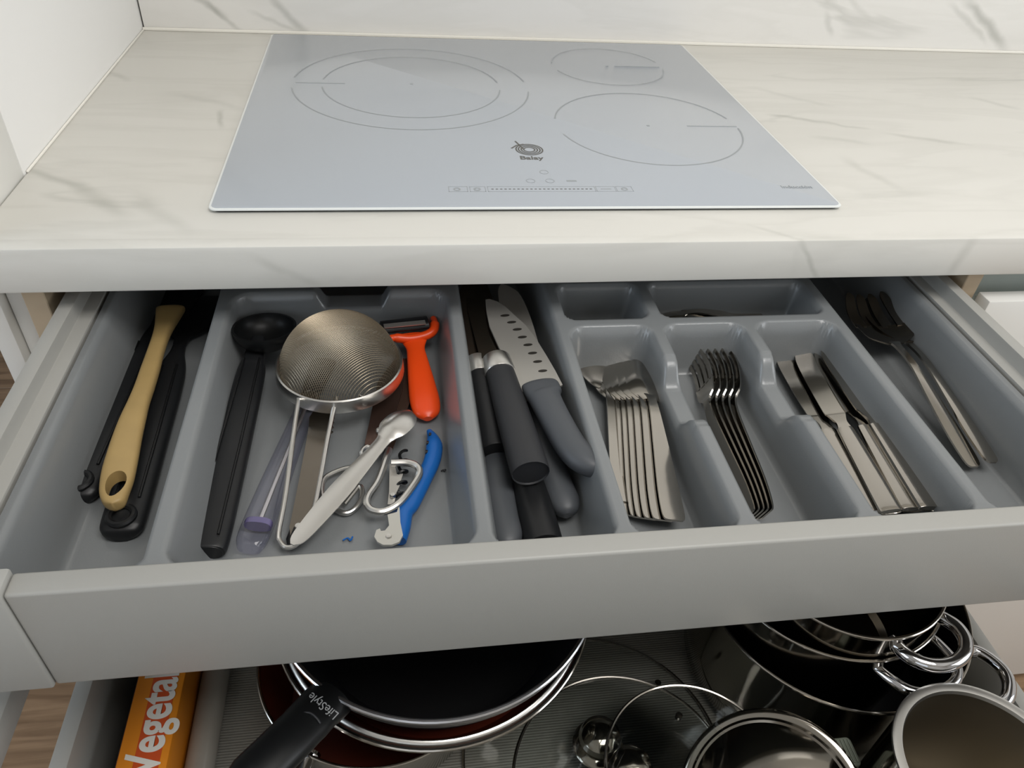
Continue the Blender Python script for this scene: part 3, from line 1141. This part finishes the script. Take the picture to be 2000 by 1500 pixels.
# corkscrew
ck = thing('corkscrew', 'blue waiter style corkscrew with folded lever, near the drawer front', 'corkscrew', at(790, 950, Z0))
O_ = ck.location.copy()
g = lambda x, y, z: at(x, y, z) - O_
cpts = [(838, 841), (846, 858), (848, 880), (842, 905), (830, 930), (816, 958), (802, 985), (789, 1002), (784, 1030), (776, 1055)]
mb = MB()
cc = curve([g(x, y, .7735) for x, y in cpts], 4)
nn = len(cc)
mb.tube(cc, [.0022 + .0048 * min(1, i / 6) for i in range(nn)], 14, flat=.80, up=(0, 0, 1))
mb.build('handle', 'blue_plastic', ck)
mb = MB()
for x, y in [(833, 866), (831, 884), (838, 850)]:
    p = g(x, y, .776)
    mb.tube([p, p + (g(x + 5, y, .776) - p) * .9], .0022, 8)
mb.build('opener_notch', 'black_soft', ck)
b = MB()
lev = [(757, 1005), (775, 1000), (780, 985), (782, 1020), (787, 1045), (780, 1058), (765, 1064), (748, 1064), (737, 1058), (731, 1048), (735, 1035), (742, 1032), (744, 1037), (752, 1036), (760, 1026)]
top = [g(x, y, .7800) for x, y in lev]
n = len(top)
b.add(top + [q - Vector((0, 0, .0020)) for q in top], [tuple(range(n)), tuple(reversed(range(n, 2 * n)))] + [(k, (k + 1) % n, n + (k + 1) % n, n + k) for k in range(n)])
b.build('lever_end', mat('lever_metal', 'BDBBB3', rough=.4, metal=.3), ck)
b = MB()
lev = [(761, 906), (771, 908), (775, 926), (787, 925), (780, 950), (774, 962), (770, 985), (757, 985), (760, 960)]
top = [g(x, y, .7760) for x, y in lev]
n = len(top)
b.add(top + [q - Vector((0, 0, .0020)) for q in top], [tuple(range(n)), tuple(reversed(range(n, 2 * n)))] + [(k, (k + 1) % n, n + (k + 1) % n, n + k) for k in range(n)])
b.build('lever_arm', 'blade_steel', ck)
for x, y, z in ((767, 967, .7775), (759, 1048, .7800)):
    b = MB()
    b.lathe([(0, .0014), (.0018, .0012), (.0024, 0), (.0024, -.001), (0, -.001)], 16, g(x, y, z))
    b.build('rivet', 'steel_satin', ck)
b = MB()
a, c = g(790, 880, .7740), g(782, 975, .7730)
hel = []
ax = (c - a)
s1 = Vector((0, 0, 1)).cross(ax.normalized())
for k in range(80):
    th = k / 80 * 2 * PI * 4.5
    hel.append(a + ax * k / 80 + (s1 * math.cos(th) + Vector((0, 0, 1)) * math.sin(th)) * .0036 * min(1, (k + 8) / 16))
b.tube(hel, .0013, 6)
b.build('worm', 'black_soft', ck)

# small blue crumbs on the tray floor
for x, y, l, lab in [(679, 1056, .0035, 'tiny blue plastic shred beside the tongs hinge'), (866, 921, .0018, 'tiny dark fleck on the tray floor right of the corkscrew')]:
    p = at(x, y, Z0)
    b = MB()
    b.tube(curve([(-l, 0, .0008), (0, l * .5, .001), (l * .6, -l * .2, .0009), (l, l * .8, .0008)], 4), .0007, 6)
    o = b.build('plastic_shred', 'blue_plastic' if l > .002 else 'dark_handle', None)
    o.location = p
    tag(o, lab, 'crumb')


# ---- knife compartment
def round_knife(name, label, a, b, L, r, hm, ferrule=True, blade_w=.016, blade_l=.16, blade_z=0.0, dz=0, bm='steel_dark'):
    t = thing(name, label, 'knife')
    mb = MB()
    mb.oval(lerp_secs([(0, 0, r * .93, 0, r * .80), (.004, 0, r, 0, r * .86), (L * .5, 0, r * .96, 0, r * .84), (L, 0, r * .86, 0, r * .78)]), 24)
    mb.build('handle', hm, t)
    if ferrule:
        mb = MB()
        mb.oval([(L, 0, r * .90, 0, r * .82), (L + .001, 0, r * .94, 0, r * .86), (L + .020, 0, r * .88, 0, r * .80), (L + .022, 0, r * .7, 0, r * .6)], 24)
        mb.build('ferrule', 'steel_satin', t)
    x0 = L + (.021 if ferrule else 0)
    mb = MB()
    secs = [(x0, 0, r * .70, .0012, .0024, 0), (x0 + .004, 0, blade_w * .86, .0012, .0022, 0), (x0 + blade_l * .5, -.001, blade_w * .86, .0010, .002, 0),
            (x0 + blade_l * .8, -.003, blade_w * .66, .0008, .0016, 0), (x0 + blade_l * .95, -.006, blade_w * .3, .0006, .0012, 0), (x0 + blade_l, -.008, .0008, .0004, .0008, 0)]
    mb.strip(secs)
    mb.build('blade', bm, t)
    return aim(t, a, b)


# lower layer
def soft_knife(label, a, b, roll=0, blade=True, bl=.13, L=.118, w=.0125):
    t = thing('kitchen_knife', label, 'knife')
    mb = MB()
    mb.oval(lerp_secs([(0, -.003, .003, 0, .0035), (.004, -.0035, .0090, 0, .0070), (.014, -.003, .0125, 0, .0092), (.030, -.001, w, 0, .0098), (.055, .001, w * 1.04, 0, .0100), (.085, .001, w, 0, .0095),
                       (.105, 0, w * .95, 0, .0085), (L, 0, w * .90, 0, .0070)]), 22)
    mb.build('handle', 'grey_handle', t)
    if blade:
        mb = MB()
        mb.strip(lerp_secs([(L, .000, w * .85, .0010, .0020, 0), (L + .004, 0, .0145, .0010, .002, 0), (L + bl * .6, .001, .0145, .0010, .002, 0), (L + bl * .88, .003, .0115, .0010, .002, 0),
                            (L + bl * .97, .006, .0060, .001, .002, 0), (L + bl, .008, .001, .001, .002, 0)], 4))
        mb.build('blade', 'blade_steel', t)
    return aim(t, a, b, roll)


soft_knife('grey handled kitchen knife at the bottom left of the knife compartment', at(982, 1072, .7780), at(972, 880, .7780), 0, True, .11)
round_knife('kitchen_knife', 'black handled kitchen knife at the bottom, handle end nearest the drawer front', at(1062, 1062, .7790), at(1020, 900, .7790), .13, .0145, 'black_plastic', True, .013, .15)
soft_knife('grey handled knife lying under the dimpled santoku knife, rounded tip showing', at(1100, 1008, .7790), at(1003, 588, .8030), 0, True, .168)
# upper layer
round_knife('kitchen_knife', 'black handled kitchen knife against the left ridge of the knife compartment', at(968, 880, .7900), at(942, 755, .7960), .088, .0115, 'black_plastic', True, .012, .12, bm='steel_dark')
round_knife('kitchen_knife', 'large black handled knife with a wide steel collar, on top of the pile', at(1036, 922, .8060), at(985, 755, .8060), .118, .0150, 'dark_handle', True, .0165, .16)

# santoku: hollow-ground dimples along the edge
sk = thing('santoku_knife', 'santoku knife with a dimpled matte blade and grey handle, topmost right', 'knife')
A_, B_ = at(1146, 926, .8080), at(1052, 752, .8110)
L_ = (B_ - A_).length
mb = MB()
mb.oval(lerp_secs([(-.002, -.008, .0030, 0, .0040), (.003, -.0070, .0095, 0, .0080), (.014, -.0035, .0135, 0, .0100), (.030, .0005, .0130, 0, .0105), (.055, .0015, .0130, 0, .0110), (.085, .0010, .0138, 0, .0105),
                   (L_ - .012, -.0005, .0160, 0, .0090), (L_ - .002, -.001, .0165, 0, .0070), (L_ + .002, -.001, .0155, 0, .0050)]), 26)
mb.build('handle', 'grey_handle', sk)
aim(sk, A_, B_)
inv = sk.matrix_world.inverted()
ol = [(1010, 760), (991, 708), (974, 679), (956, 640), (950, 612), (948, 590), (956, 589), (972, 594), (988, 604), (1008, 622), (1026, 637), (1046, 662), (1068, 696), (1085, 724), (1099, 750), (1082, 760), (1076, 764), (1040, 768)]
ol3 = [inv @ at(x, y, .8110) for x, y in ol]
zb = sum(p.z for p in ol3) / len(ol3)
outl2 = [(p.x, p.y) for p in ol3]
mb = MB()
mb.plate(outl2, zb - .0010, zb + .0010)
mb.build('blade', 'blade_steel', sk)
for x, y in [(986, 620), (999, 632.5), (1010, 646), (1020, 660.5), (1031, 675), (1040, 690.5), (1050, 706.5), (1060, 724), (1069, 741)]:
    p = inv @ at(x, y, .8110)
    d = (inv @ at(x + 9, y - 1, .8110)) - p
    d.z = 0
    n = 14
    w = d.length * 1.0
    d.normalize()
    s = Vector((-d.y, d.x, 0))
    o = MB()
    vs_ = [Vector((p.x, p.y, 0)) + d * w * math.cos(2 * PI * k / n) + s * w * .42 * math.sin(2 * PI * k / n) for k in range(n)]
    o.add([(v.x, v.y, zb + .0009) for v in vs_] + [(v.x, v.y, zb + .00112) for v in vs_],
          [tuple(range(n, 2 * n))] + [(k, (k + 1) % n, n + (k + 1) % n, n + k) for k in range(n)])
    o.build('dimple', mat('dimple_shade', '3A3733', rough=.35, metal=.6) if 'dimple_shade' not in MATS else 'dimple_shade', sk)


# ---- cutlery
def make_spoon(L=.200, k=1.0):
    t = thing('table_spoon', '', 'spoon')
    hl = L * .66
    mb = MB()
    mb.strip(lerp_secs([(0, 0, .0055, .0035, .0016, 0), (.004, 0, .0090, .0036, .0018, 0), (.03, 0, .0090, .0045, .0020, 0), (hl * .55, 0, .0068, .0080, .0022, 0), (hl * .85, 0, .0045, .0110, .0024, 0),
                        (hl, 0, .0040, .0105, .0024, 0), (hl + .006, 0, .0060, .0095, .0020, 0)], 4), 6)
    mb.build('handle', 'steel', t, angle=30)
    bl = L - hl
    secs = []
    for i in range(15):
        u = i / 14
        w = .0205 * k * max(.02, math.sin(PI * min(1, (u * .94 + .06))) ** .62) * (1.06 - .18 * u)
        dep = .0075 * math.sin(PI * min(1, u * .9 + .1)) ** .8
        secs.append((hl + bl * u, 0, w, .0095 + .0012 * math.sin(PI * u) - .0085 * u * u, .0012, -dep))
    mb = MB()
    mb.strip(secs, 12)
    mb.build('bowl', 'steel', t)
    return t


def make_fork(L=.203):
    t = thing('table_fork', '', 'fork')
    hl = L * .64
    mb = MB()
    mb.strip(lerp_secs([(0, 0, .0055, .0035, .0016, 0), (.004, 0, .0090, .0036, .0018, 0), (.03, 0, .0090, .0045, .0020, 0), (hl * .55, 0, .0068, .0085, .0022, 0), (hl * .85, 0, .0042, .0115, .0024, 0),
                        (hl, 0, .0042, .0105, .0024, 0), (hl + .010, 0, .0105, .0075, .0018, .0006), (hl + .024, 0, .0122, .0050, .0017, .0012), (hl + .028, 0, .0122, .0048, .0017, .0012)], 4), 6)
    mb.build('handle', 'steel', t, angle=30)
    for s in (-1.5, -.5, .5, 1.5):
        mb = MB()
        mb.strip(lerp_secs([(hl + .026, s * .0064, .0022, .0050 + abs(s) * .0005, .0017, 0), (hl + .045, s * .0064, .0021, .0045, .0016, 0), (hl + .062, s * .0062, .0017, .0070, .0015, 0), (L, s * .0060, .0008, .0115, .0010, 0)], 4), 2)
        mb.build('tine', 'steel', t)
    return t


def make_knife(L=.212):
    t = thing('table_knife', '', 'knife')
    mb = MB()
    mb.oval(lerp_secs([(0, 0, .0080, .0035, .0028), (.003, 0, .0092, .0036, .0034), (.04, 0, .0088, .0040, .0036), (.088, 0, .0074, .0042, .0034), (.094, 0, .0068, .0042, .0032)], 4), 14, .75)
    mb.build('handle', 'steel', t)
    mb = MB()
    mb.strip(lerp_secs([(.093, 0, .0060, .0058, .0032, 0), (.102, 0, .0048, .0055, .0028, 0), (.112, .0005, .0078, .0050, .0020, 0), (.120, .001, .0095, .0048, .0015, 0), (L * .80, .001, .0100, .0046, .0014, 0),
                        (L * .93, 0, .0090, .0045, .0013, 0), (L * .985, -.003, .0050, .0044, .0012, 0), (L, -.005, .001, .0044, .001, 0)], 5), 8)
    mb.build('blade', 'steel', t, angle=30)
    return t


def place_set(proto, spots, label, group):
    out = []
    for i, (a, b, roll) in enumerate(spots):
        o = proto if i == 0 else copy_tree(proto)
        aim(o, a, b, roll)
        o['label'] = label[i] if isinstance(label, list) else label
        o['group'] = group
        out.append(o)
    return out


ORD = ['leftmost', 'second from the left', 'third from the left', 'fourth from the left', 'fifth from the left', 'rightmost']
# spoons: overlapping stack, each one a little higher and further right
sp = []
ends = [(1240, 1013), (1251, 1016), (1263, 1018), (1277, 1019), (1294, 1021), (1315, 1021)]
tips = [(1186, 700), (1196, 700), (1207, 702), (1219, 705), (1234, 712), (1250, 722)]
for i, (e, h) in enumerate(zip(ends, tips)):
    z = Z0 + .0010 + i * .0024
    sp.append((at(e[0], e[1], z), at(h[0], h[1], z + .0030), math.radians(9)))
place_set(make_spoon(.200), sp, ['steel table spoon, %s of the six in the fanned stack' % w for w in ORD], 'stacked table spoons')
o = make_spoon(.205, 1.15)
aim(o, at(1218, 985, Z0 + .004), at(1168, 690, Z0 + .002), math.radians(12))
tag(o, 'larger steel spoon lying flat at the ridge left of the spoon stack', 'spoon', 'stacked table spoons')
# forks on edge
fk = []
for i in range(5):
    e = (1466 + i * 9, 1010 - i * .6)
    h = (1366 + i * 14, 694 - i * 1.5)
    fk.append((at(e[0], e[1], Z0 + .0095), at(h[0], h[1], Z0 + .0135), math.radians(-66)))
place_set(make_fork(), fk, ['steel table fork on its edge, %s of the five nested forks' % (w if i < 4 else 'rightmost') for i, w in enumerate(ORD[:4] + ['r'])], 'nested table forks')
# knives
kn = []
for (e, h, z, r) in [((1708, 1005), (1522, 692), .0030, -4), ((1738, 1004), (1562, 690), .0100, -10), ((1778, 1000), (1598, 688), .0125, -2), ((1810, 998), (1612, 690), .0170, 5)]:
    kn.append((at(e[0], e[1], Z0 + z + .002), at(h[0], h[1], Z0 + z + .002), math.radians(r)))
place_set(make_knife(), kn, ['steel table knife, %s of the four in the knife row' % w for w in ORD[:3] + ['rightmost']], 'table knives')
# teaspoons lying crosswise in the long back compartment
ts = make_spoon(.125, .70)
place_set(ts, [(at(1488, 621, FLOOR + .0165), at(1292, 628, FLOOR + .0165), math.radians(8)), (at(1470, 629, FLOOR + .0145), at(1316, 636, FLOOR + .0145), math.radians(-10))],
          ['steel teaspoon lying crosswise in the long back compartment, further back one', 'steel teaspoon lying crosswise in the long back compartment, nearer one'], 'teaspoons in the back compartment')
# ---- right compartment: serving spoon and serving fork


def server(name, label, a, b, fork, roll):
    t = thing(name, label, 'serving ' + ('fork' if fork else 'spoon'))
    L = (Vector(b) - Vector(a)).length
    hl = L * .66
    mb = MB()
    mb.strip(lerp_secs([(0, 0, .0030, .0030, .0018, 0), (.006, 0, .0064, .0040, .0020, -.0006), (.035, 0, .0072, .0070, .0022, -.0016), (.075, 0, .0058, .0105, .0024, -.0014), (hl * .8, 0, .0034, .0130, .0026, 0),
                        (hl, 0, .0036, .0105, .0026, 0), (hl + .008, 0, .0080, .0085, .002, 0)], 5), 8)
    mb.build('handle', 'steel', t)
    if not fork:
        secs = []
        for i in range(15):
            u = i / 14
            w = .030 * max(.03, math.sin(PI * min(1, u * .92 + .08)) ** .55)
            dep = -.010 * math.sin(PI * u) ** .8
            secs.append((hl + .003 + (L - hl) * u, 0, w, .0115 + dep, .0013, -dep))
        mb = MB()
        mb.strip(secs, 12)
        mb.build('bowl', 'steel_dark', t)
    else:
        mb = MB()
        mb.strip(lerp_secs([(hl + .004, 0, .008, .0095, .002, 0), (hl + .014, 0, .024, .0070, .0016, .003), (hl + .030, 0, .0285, .0050, .0015, .005), (hl + .036, 0, .0285, .0048, .0015, .005)], 4), 12)
        mb.build('head', 'steel_dark', t)
        for s in (-1.5, -.5, .5, 1.5):
            mb = MB()
            yy = s * .0150
            z0 = .0048 + .005 * (s / 1.9) ** 2
            mb.strip(lerp_secs([(hl + .033, yy, .0058, z0, .0016, 0), (hl + .055, yy, .0056, z0 + .0005, .0016, 0), (L - .004, yy * .86, .0048, z0 + .006, .0015, 0), (L + .003, yy * .82, .0015, z0 + .0075, .001, 0)], 4), 4)
            mb.build('tine', 'steel_dark', t)
    return aim(t, a, b, roll)


server('serving_spoon', 'large steel serving spoon under the serving fork in the right compartment', at(1937, 907, Z0 + .0125), at(1702, 598, Z0 + .0125), False, math.radians(4))
server('serving_fork', 'large steel serving fork lying on the serving spoon in the right compartment', at(1902, 915, Z0 + .0060), at(1682, 596, Z0 + .0225), True, math.radians(-2))

# ================================================================ things in the lower drawer
LZ = LF + .0004
# orange box of baking paper
bx0, bx1 = -.0875, -.0460
bx = thing('paper_box', 'orange and red carton of baking paper lying by the left drawer side', 'box', ((bx0 + bx1) / 2, -.25, LZ))
w2 = (bx1 - bx0) / 2
MB().box(-w2, w2, -.14, .17, 0, .0620).build('carton', 'orange_card', bx, .0015)
MB().box(-w2 + .0140, w2 - .0065, -.138, .168, .0616, .0623).build('red_band', 'red_card', bx, 0)
MB().box(-w2 - .0005, -w2 + .0002, -.138, .168, .001, .0605).build('dark_side', 'maroon_card', bx, 0)
text_mesh('carton_word', 'Vegetal', .0410, 'white_print', bx, (.0020, .0360, .0624), (0, 1, 0), (-1, 0, 0), xscale=.775, bold=.0009)
rl = thing('wrap_roll', 'grey film roll lying between the orange carton and the pans', 'roll', (-.0320, -.25, LZ + .0132))
mb = MB()
mb.tube([(0, -.14, 0), (0, .17, 0)], .0130, 28)
mb.build('film', mat('film_grey', '9A968E', rough=.22, spec=.8, var=.12, var_scale=40), rl)
mb = MB()
mb.tube([(0, -.143, 0), (0, .173, 0)], .0075, 16)
mb.build('core', 'cardboard_grey', rl)


def pan(name, label, c, rz, R, depth, wall, inner, outer, rimm, base_k=.74, rimr=.0022, floor_r=None, cat='frying pan'):
    t = thing(name, label, cat, (c[0], c[1], rz - depth))
    rb = R * base_k
    prof_o = [(0, 0), (rb * .97, 0), (rb + .004, .002), (rb + (R - rb) * .45, depth * .35), (R - .004, depth * .82), (R - .001, depth - .001)]
    prof_i = [(R - wall, depth - .001), (R - wall - .004, depth * .82), (rb + (R - rb) * .45 - wall, depth * .36 + .001), (rb, .005), (rb * .9, .0035), (0, .0035)]
    MB().lathe(prof_o, 96).build('body', outer, t)
    MB().lathe(prof_i, 96).build('coating', inner, t)
    mb = MB()
    n = 96
    mb.tube([((R - wall / 2) * math.cos(2 * PI * k / n), (R - wall / 2) * math.sin(2 * PI * k / n), depth - .0008) for k in range(n)], rimr, 10, closed=True)
    mb.build('rim', rimm, t)
    return t


bp = pan('saute_pan', 'steel pan with a brown coated inside, bottom of the pan stack', (.1305, -.176), .576, .1095, .083, .003, 'brown_coating', 'pot_steel', 'steel', .80, .0016)
mb = MB()
h0 = at(600, 1480, .572) - bp.location
h1 = at(540, 1600, .580) - bp.location
d_ = (h1 - h0)
mb.tube(curve([h0 - d_ * .1, h0, h0 + d_ * .4, h1], 5), [.010] * 5 + [.008] * 6 + [.010] * 5, 14, flat=.6, up=(0, 0, 1))
mb.build('handle', 'chrome', bp)
mp_ = pan('frying_pan', 'shallow steel frying pan with bright double rim, middle of the pan stack', (.1832, -.153), .620, .1435, .0420, .004, 'brown_coating', 'steel', 'steel', .80, .0021)
mb = MB()
n = 96
mb.tube([(.1365 * math.cos(2 * PI * k / n), .1365 * math.sin(2 * PI * k / n), .0415) for k in range(n)], .0028, 10, closed=True, flat=.5)
mb.build('inner_ridge', 'steel_satin', mp_)
bk = pan('frying_pan', 'black non-stick frying pan with lettered black handle, topmost of the stack', (.1857, -.1495), .660, .1450, .0720, .005, 'black_coat_and_reflect', 'black_soft', mat('rim_alu', 'C9C9CC', rough=.25, metal=1.0), .76, .0024)
O_ = bk.location.copy()
g = lambda x, y, z: at(x, y, z) - O_
mb = MB()
hp = [(648, 1362, .650), (620, 1388, .656), (590, 1420, .664), (540, 1470, .672), (480, 1530, .676), (430, 1590, .678)]
pts = [g(*p) for p in hp]
rad = [.0190, .0185, .0180, .0178, .0165, .0155]
pp = curve(pts, 5)
rr = [rad[min(i // 5, 5)] for i in range(len(pp))]
mb.tube(pp, rr, 20, flat=.62, up=(0, 0, 1))
mb.build('handle', 'black_soft', bk)
# thumb recess line and word on the handle
mb = MB()
mb.tube(curve([g(590, 1392, .6725), g(606, 1393, .6730), g(618, 1402, .6728), g(626, 1413, .6715)], 4), .0009, 6)
mb.build('thumb_edge', 'dark_handle', bk)
c_, d0, d1 = g(631, 1378, .6695), g(648, 1391, .6695), g(614, 1364, .6695)
text_mesh('handle_word', 'LifeStyle', .0092, 'grey_print', bk, c_, (d1 - d0), xscale=.92)


# glass lids
def glass_lid(label, c, z, R, knob, dome=.020, knob_r=.020, kh=.86):
    t = thing('glass_lid', label, 'lid', (c[0], c[1], z))
    mb = MB()
    prof = [(R - .002, .0012)] + [(R * (1 - k / 10), .0012 + dome * (1 - ((1 - k / 10)) ** 2)) for k in range(1, 11)]
    mb.lathe(prof + [(r, zz + .0028) for r, zz in reversed(prof)], 80)
    mb.build('glass', 'lid_glass', t)
    mb = MB()
    n = 96
    mb.tube([(R * math.cos(2 * PI * k / n), R * math.sin(2 * PI * k / n), 0.0015) for k in range(n)], .0015, 8, closed=True)
    mb.build('steel_rim', 'steel', t)
    if knob:
        mb = MB()
        h = dome + .004
        mb.lathe([(0, h), (knob_r * 1.15, h), (knob_r * 1.22, h + .002), (knob_r * 1.1, h + .005 * kh), (knob_r * .75, h + .007 * kh), (knob_r * .65, h + .010 * kh), (knob_r * .9, h + .013 * kh), (knob_r, h + .018 * kh),
                  (knob_r * .92, h + .025 * kh), (knob_r * .65, h + .030 * kh), (knob_r * .3, h + .032 * kh), (0, h + .0325 * kh)], 40)
        mb.build('knob', 'pot_steel', t)
    mb = MB()
    a = math.radians(38)
    mb.tube([((R * .8) * math.cos(a), R * .8 * math.sin(a), .008), ((R * .8) * math.cos(a), R * .8 * math.sin(a), .0125)], .0032, 14)
    mb.build('steam_vent', 'steel', t)
    return t


glass_lid('largest glass lid with a steel rim and round knob, on the drawer mat', (.3285, -.2585), LZ + .0004, .1245, True, .020, .0195)
glass_lid('middle-sized glass lid with steel rim, overlapping the largest lid', (.3380, -.3060), .5470, .0968, True, .016, .017, .7)
glass_lid('smallest glass lid with steel rim, leaning on the larger two', (.3885, -.3180), .5850, .0743, False, .014)


# pots
def pot(label, c, rz, R, h, inner='pot_steel', flare=.0):
    t = thing('cooking_pot', label, 'pot', (c[0], c[1], rz - h))
    MB().lathe([(0, 0), (R * .86, 0), (R * .90, .002), (R * .955, .012), (R * .985, h * .4), (R * .985, h * .9), (R - .0005, h - .001)], 96).build('body', 'pot_steel', t)
    MB().lathe([(R - .002, h - .001), (R * .985 - .002, h * .9), (R * .985 - .002, h * .3), (R * .94, .010), (R * .88, .004), (0, .004)], 96).build('inside', inner, t)
    mb = MB()
    n = 96
    mb.tube([((R - .0005) * math.cos(2 * PI * k / n), (R - .0005) * math.sin(2 * PI * k / n), h - .0008) for k in range(n)], .0016, 10, closed=True)
    mb.build('rim', 'steel', t)
    return t


def loop_handle(t, pts, r):
    mb = MB()
    mb.tube(curve([at(*p) - t.location for p in pts], 8), r, 16)
    mb.build('handle', 'chrome', t)


p1 = pot('largest steel pot, outermost of the nested pots', (.5660, -.1790), .620, .1255, .1274, 'black_coat_and_reflect')  # steel inside painted black for the dark it reflects
c9 = lambda x, y: (1640 + x / 4.411, 1160 + y / 4.411)
loop_handle(p1, [c9(1120, 500) + (.606,), c9(1190, 500) + (.607,), c9(1320, 580) + (.608,), c9(1420, 680) + (.608,), c9(1460, 790) + (.608,), c9(1440, 900) + (.608,), c9(1360, 960) + (.607,)], .0058)
p2 = pot('middle steel pot nested inside the largest pot', (.5480, -.1740), .659, .1035, .150, 'black_coat_and_reflect')  # inside is steel too, its dark reflection painted black
loop_handle(p2, [c9(270, 585) + (.640,), c9(340, 660) + (.642,), c9(470, 760) + (.644,), c9(620, 840) + (.645,), c9(800, 850) + (.645,), c9(960, 780) + (.645,), c9(1010, 680) + (.645,), c9(960, 560) + (.645,), c9(830, 420) + (.644,), c9(770, 380) + (.642,)], .0050)
p3 = pot('smallest steel pot nested on top with a chrome loop handle', (.5490, -.1915), .690, .0845, .125, 'pot_steel')
loop_handle(p3, [c9(440, 400) + (.672,), c9(500, 460) + (.674,), c9(620, 555) + (.676,), c9(790, 615) + (.677,), c9(960, 600) + (.677,), c9(1070, 520) + (.677,), c9(1080, 400) + (.677,), c9(1010, 290) + (.676,), c9(900, 215) + (.674,), c9(840, 190) + (.672,)], .0058)
p4 = pot('tall narrow steel pot with a thick rim, front right of the lower drawer', (.5780, -.3745), .670, .0668, .1774, mat('pot_inside', 'A59D8E', rough=.36, metal=.95))
mb = MB()
mb.lathe([(.0660, .1735), (.0685, .1760), (.0682, .1778), (.0662, .1785), (.0612, .1778), (.0600, .1750), (.0615, .1735)], 96)
mb.build('thick_rim', 'steel_satin', p4)

# steel lid leaning towards the glass lids
dl = thing('steel_lid', 'domed polished steel lid leaning against the largest pot', 'lid')
R = .0720
mb = MB()
mb.lathe([(R, -.022), (R + .003, -.021), (R + .003, -.018), (R, -.016), (R, -.004), (R + .002, -.002), (R + .001, 0), (R - .003, .0015), (R - .005, .001), (R - .007, .0025), (R - .009, .002),
          (R - .014, .006), (R * .6, .016), (R * .3, .0205), (0, .022)], 96)
mb.build('dome', 'pot_steel', dl)
mb = MB()
mb.lathe([(0, .021), (.009, .0215), (.007, .026), (.012, .031), (.013, .036), (.009, .040), (0, .041)], 32)
mb.build('knob', 'chrome', dl)
dl.location = (.4420, -.3530, .5850)
dl.rotation_euler = (math.radians(20), math.radians(-28), 0)

# ribbed grip pad between lid and saucepan
gpd = thing('grip_pad', 'ribbed grey-green pad between the steel lid and the tall narrow pot', 'pot holder', (.5105, -.3270, LZ))
mb = MB()
mb.plate(rrect(-.0095, .0090, -.0110, .0130, .004), 0, .1170)
mb.build('pad', 'pale_green', gpd, .002, 3)
for k in range(5):
    mb = MB()
    x = -.0065 + k * .0031
    mb.tube([(x, -.0085, .1172), (x, .0105, .1172)], .0009, 6)
    mb.build('rib', 'pale_green', gpd)


# ================================================================ pieces of parts go under their part
def under(root_name, part, children, pick=None):
    """move named parts of a thing below one of its other parts"""
    for root in [o for o in bpy.data.objects if o.parent is None and re.sub(r'\.\d+$', '', o.name) == root_name]:
        kids = list(root.children)
        hosts = [k for k in kids if re.sub(r'\.\d+$', '', k.name) == part]
        if not hosts:
            continue
        for k in kids:
            if re.sub(r'\.\d+$', '', k.name) in children and k not in hosts:
                k.parent = hosts[0]


under('induction_hob', 'glass_top', ('zone_ring', 'zone_line', 'zone_dot', 'maker_emblem', 'maker_word', 'zone_word', 'touch_key', 'slider_dashes', 'key_symbol', 'touch_ring'))
under('kitchen_turner', 'handle', ('hanging_ring', 'grip_ridges'))
under('ladle', 'handle', ('grip_ridges',))
under('utensil_clear_handle', 'handle', ('inner_plug', 'tang'))
under('tongs', 'arm', ('rivet',))
under('peeler', 'head_bar', ('blade',))
under('corkscrew', 'handle', ('opener_notch',))
under('santoku_knife', 'blade', ('dimple',))
under('paper_box', 'carton', ('red_band', 'dark_side', 'carton_word'))
under('frying_pan', 'handle', ('thumb_edge', 'handle_word'))
under('glass_lid', 'glass', ('steam_vent',))
under('grip_pad', 'pad', ('rib',))
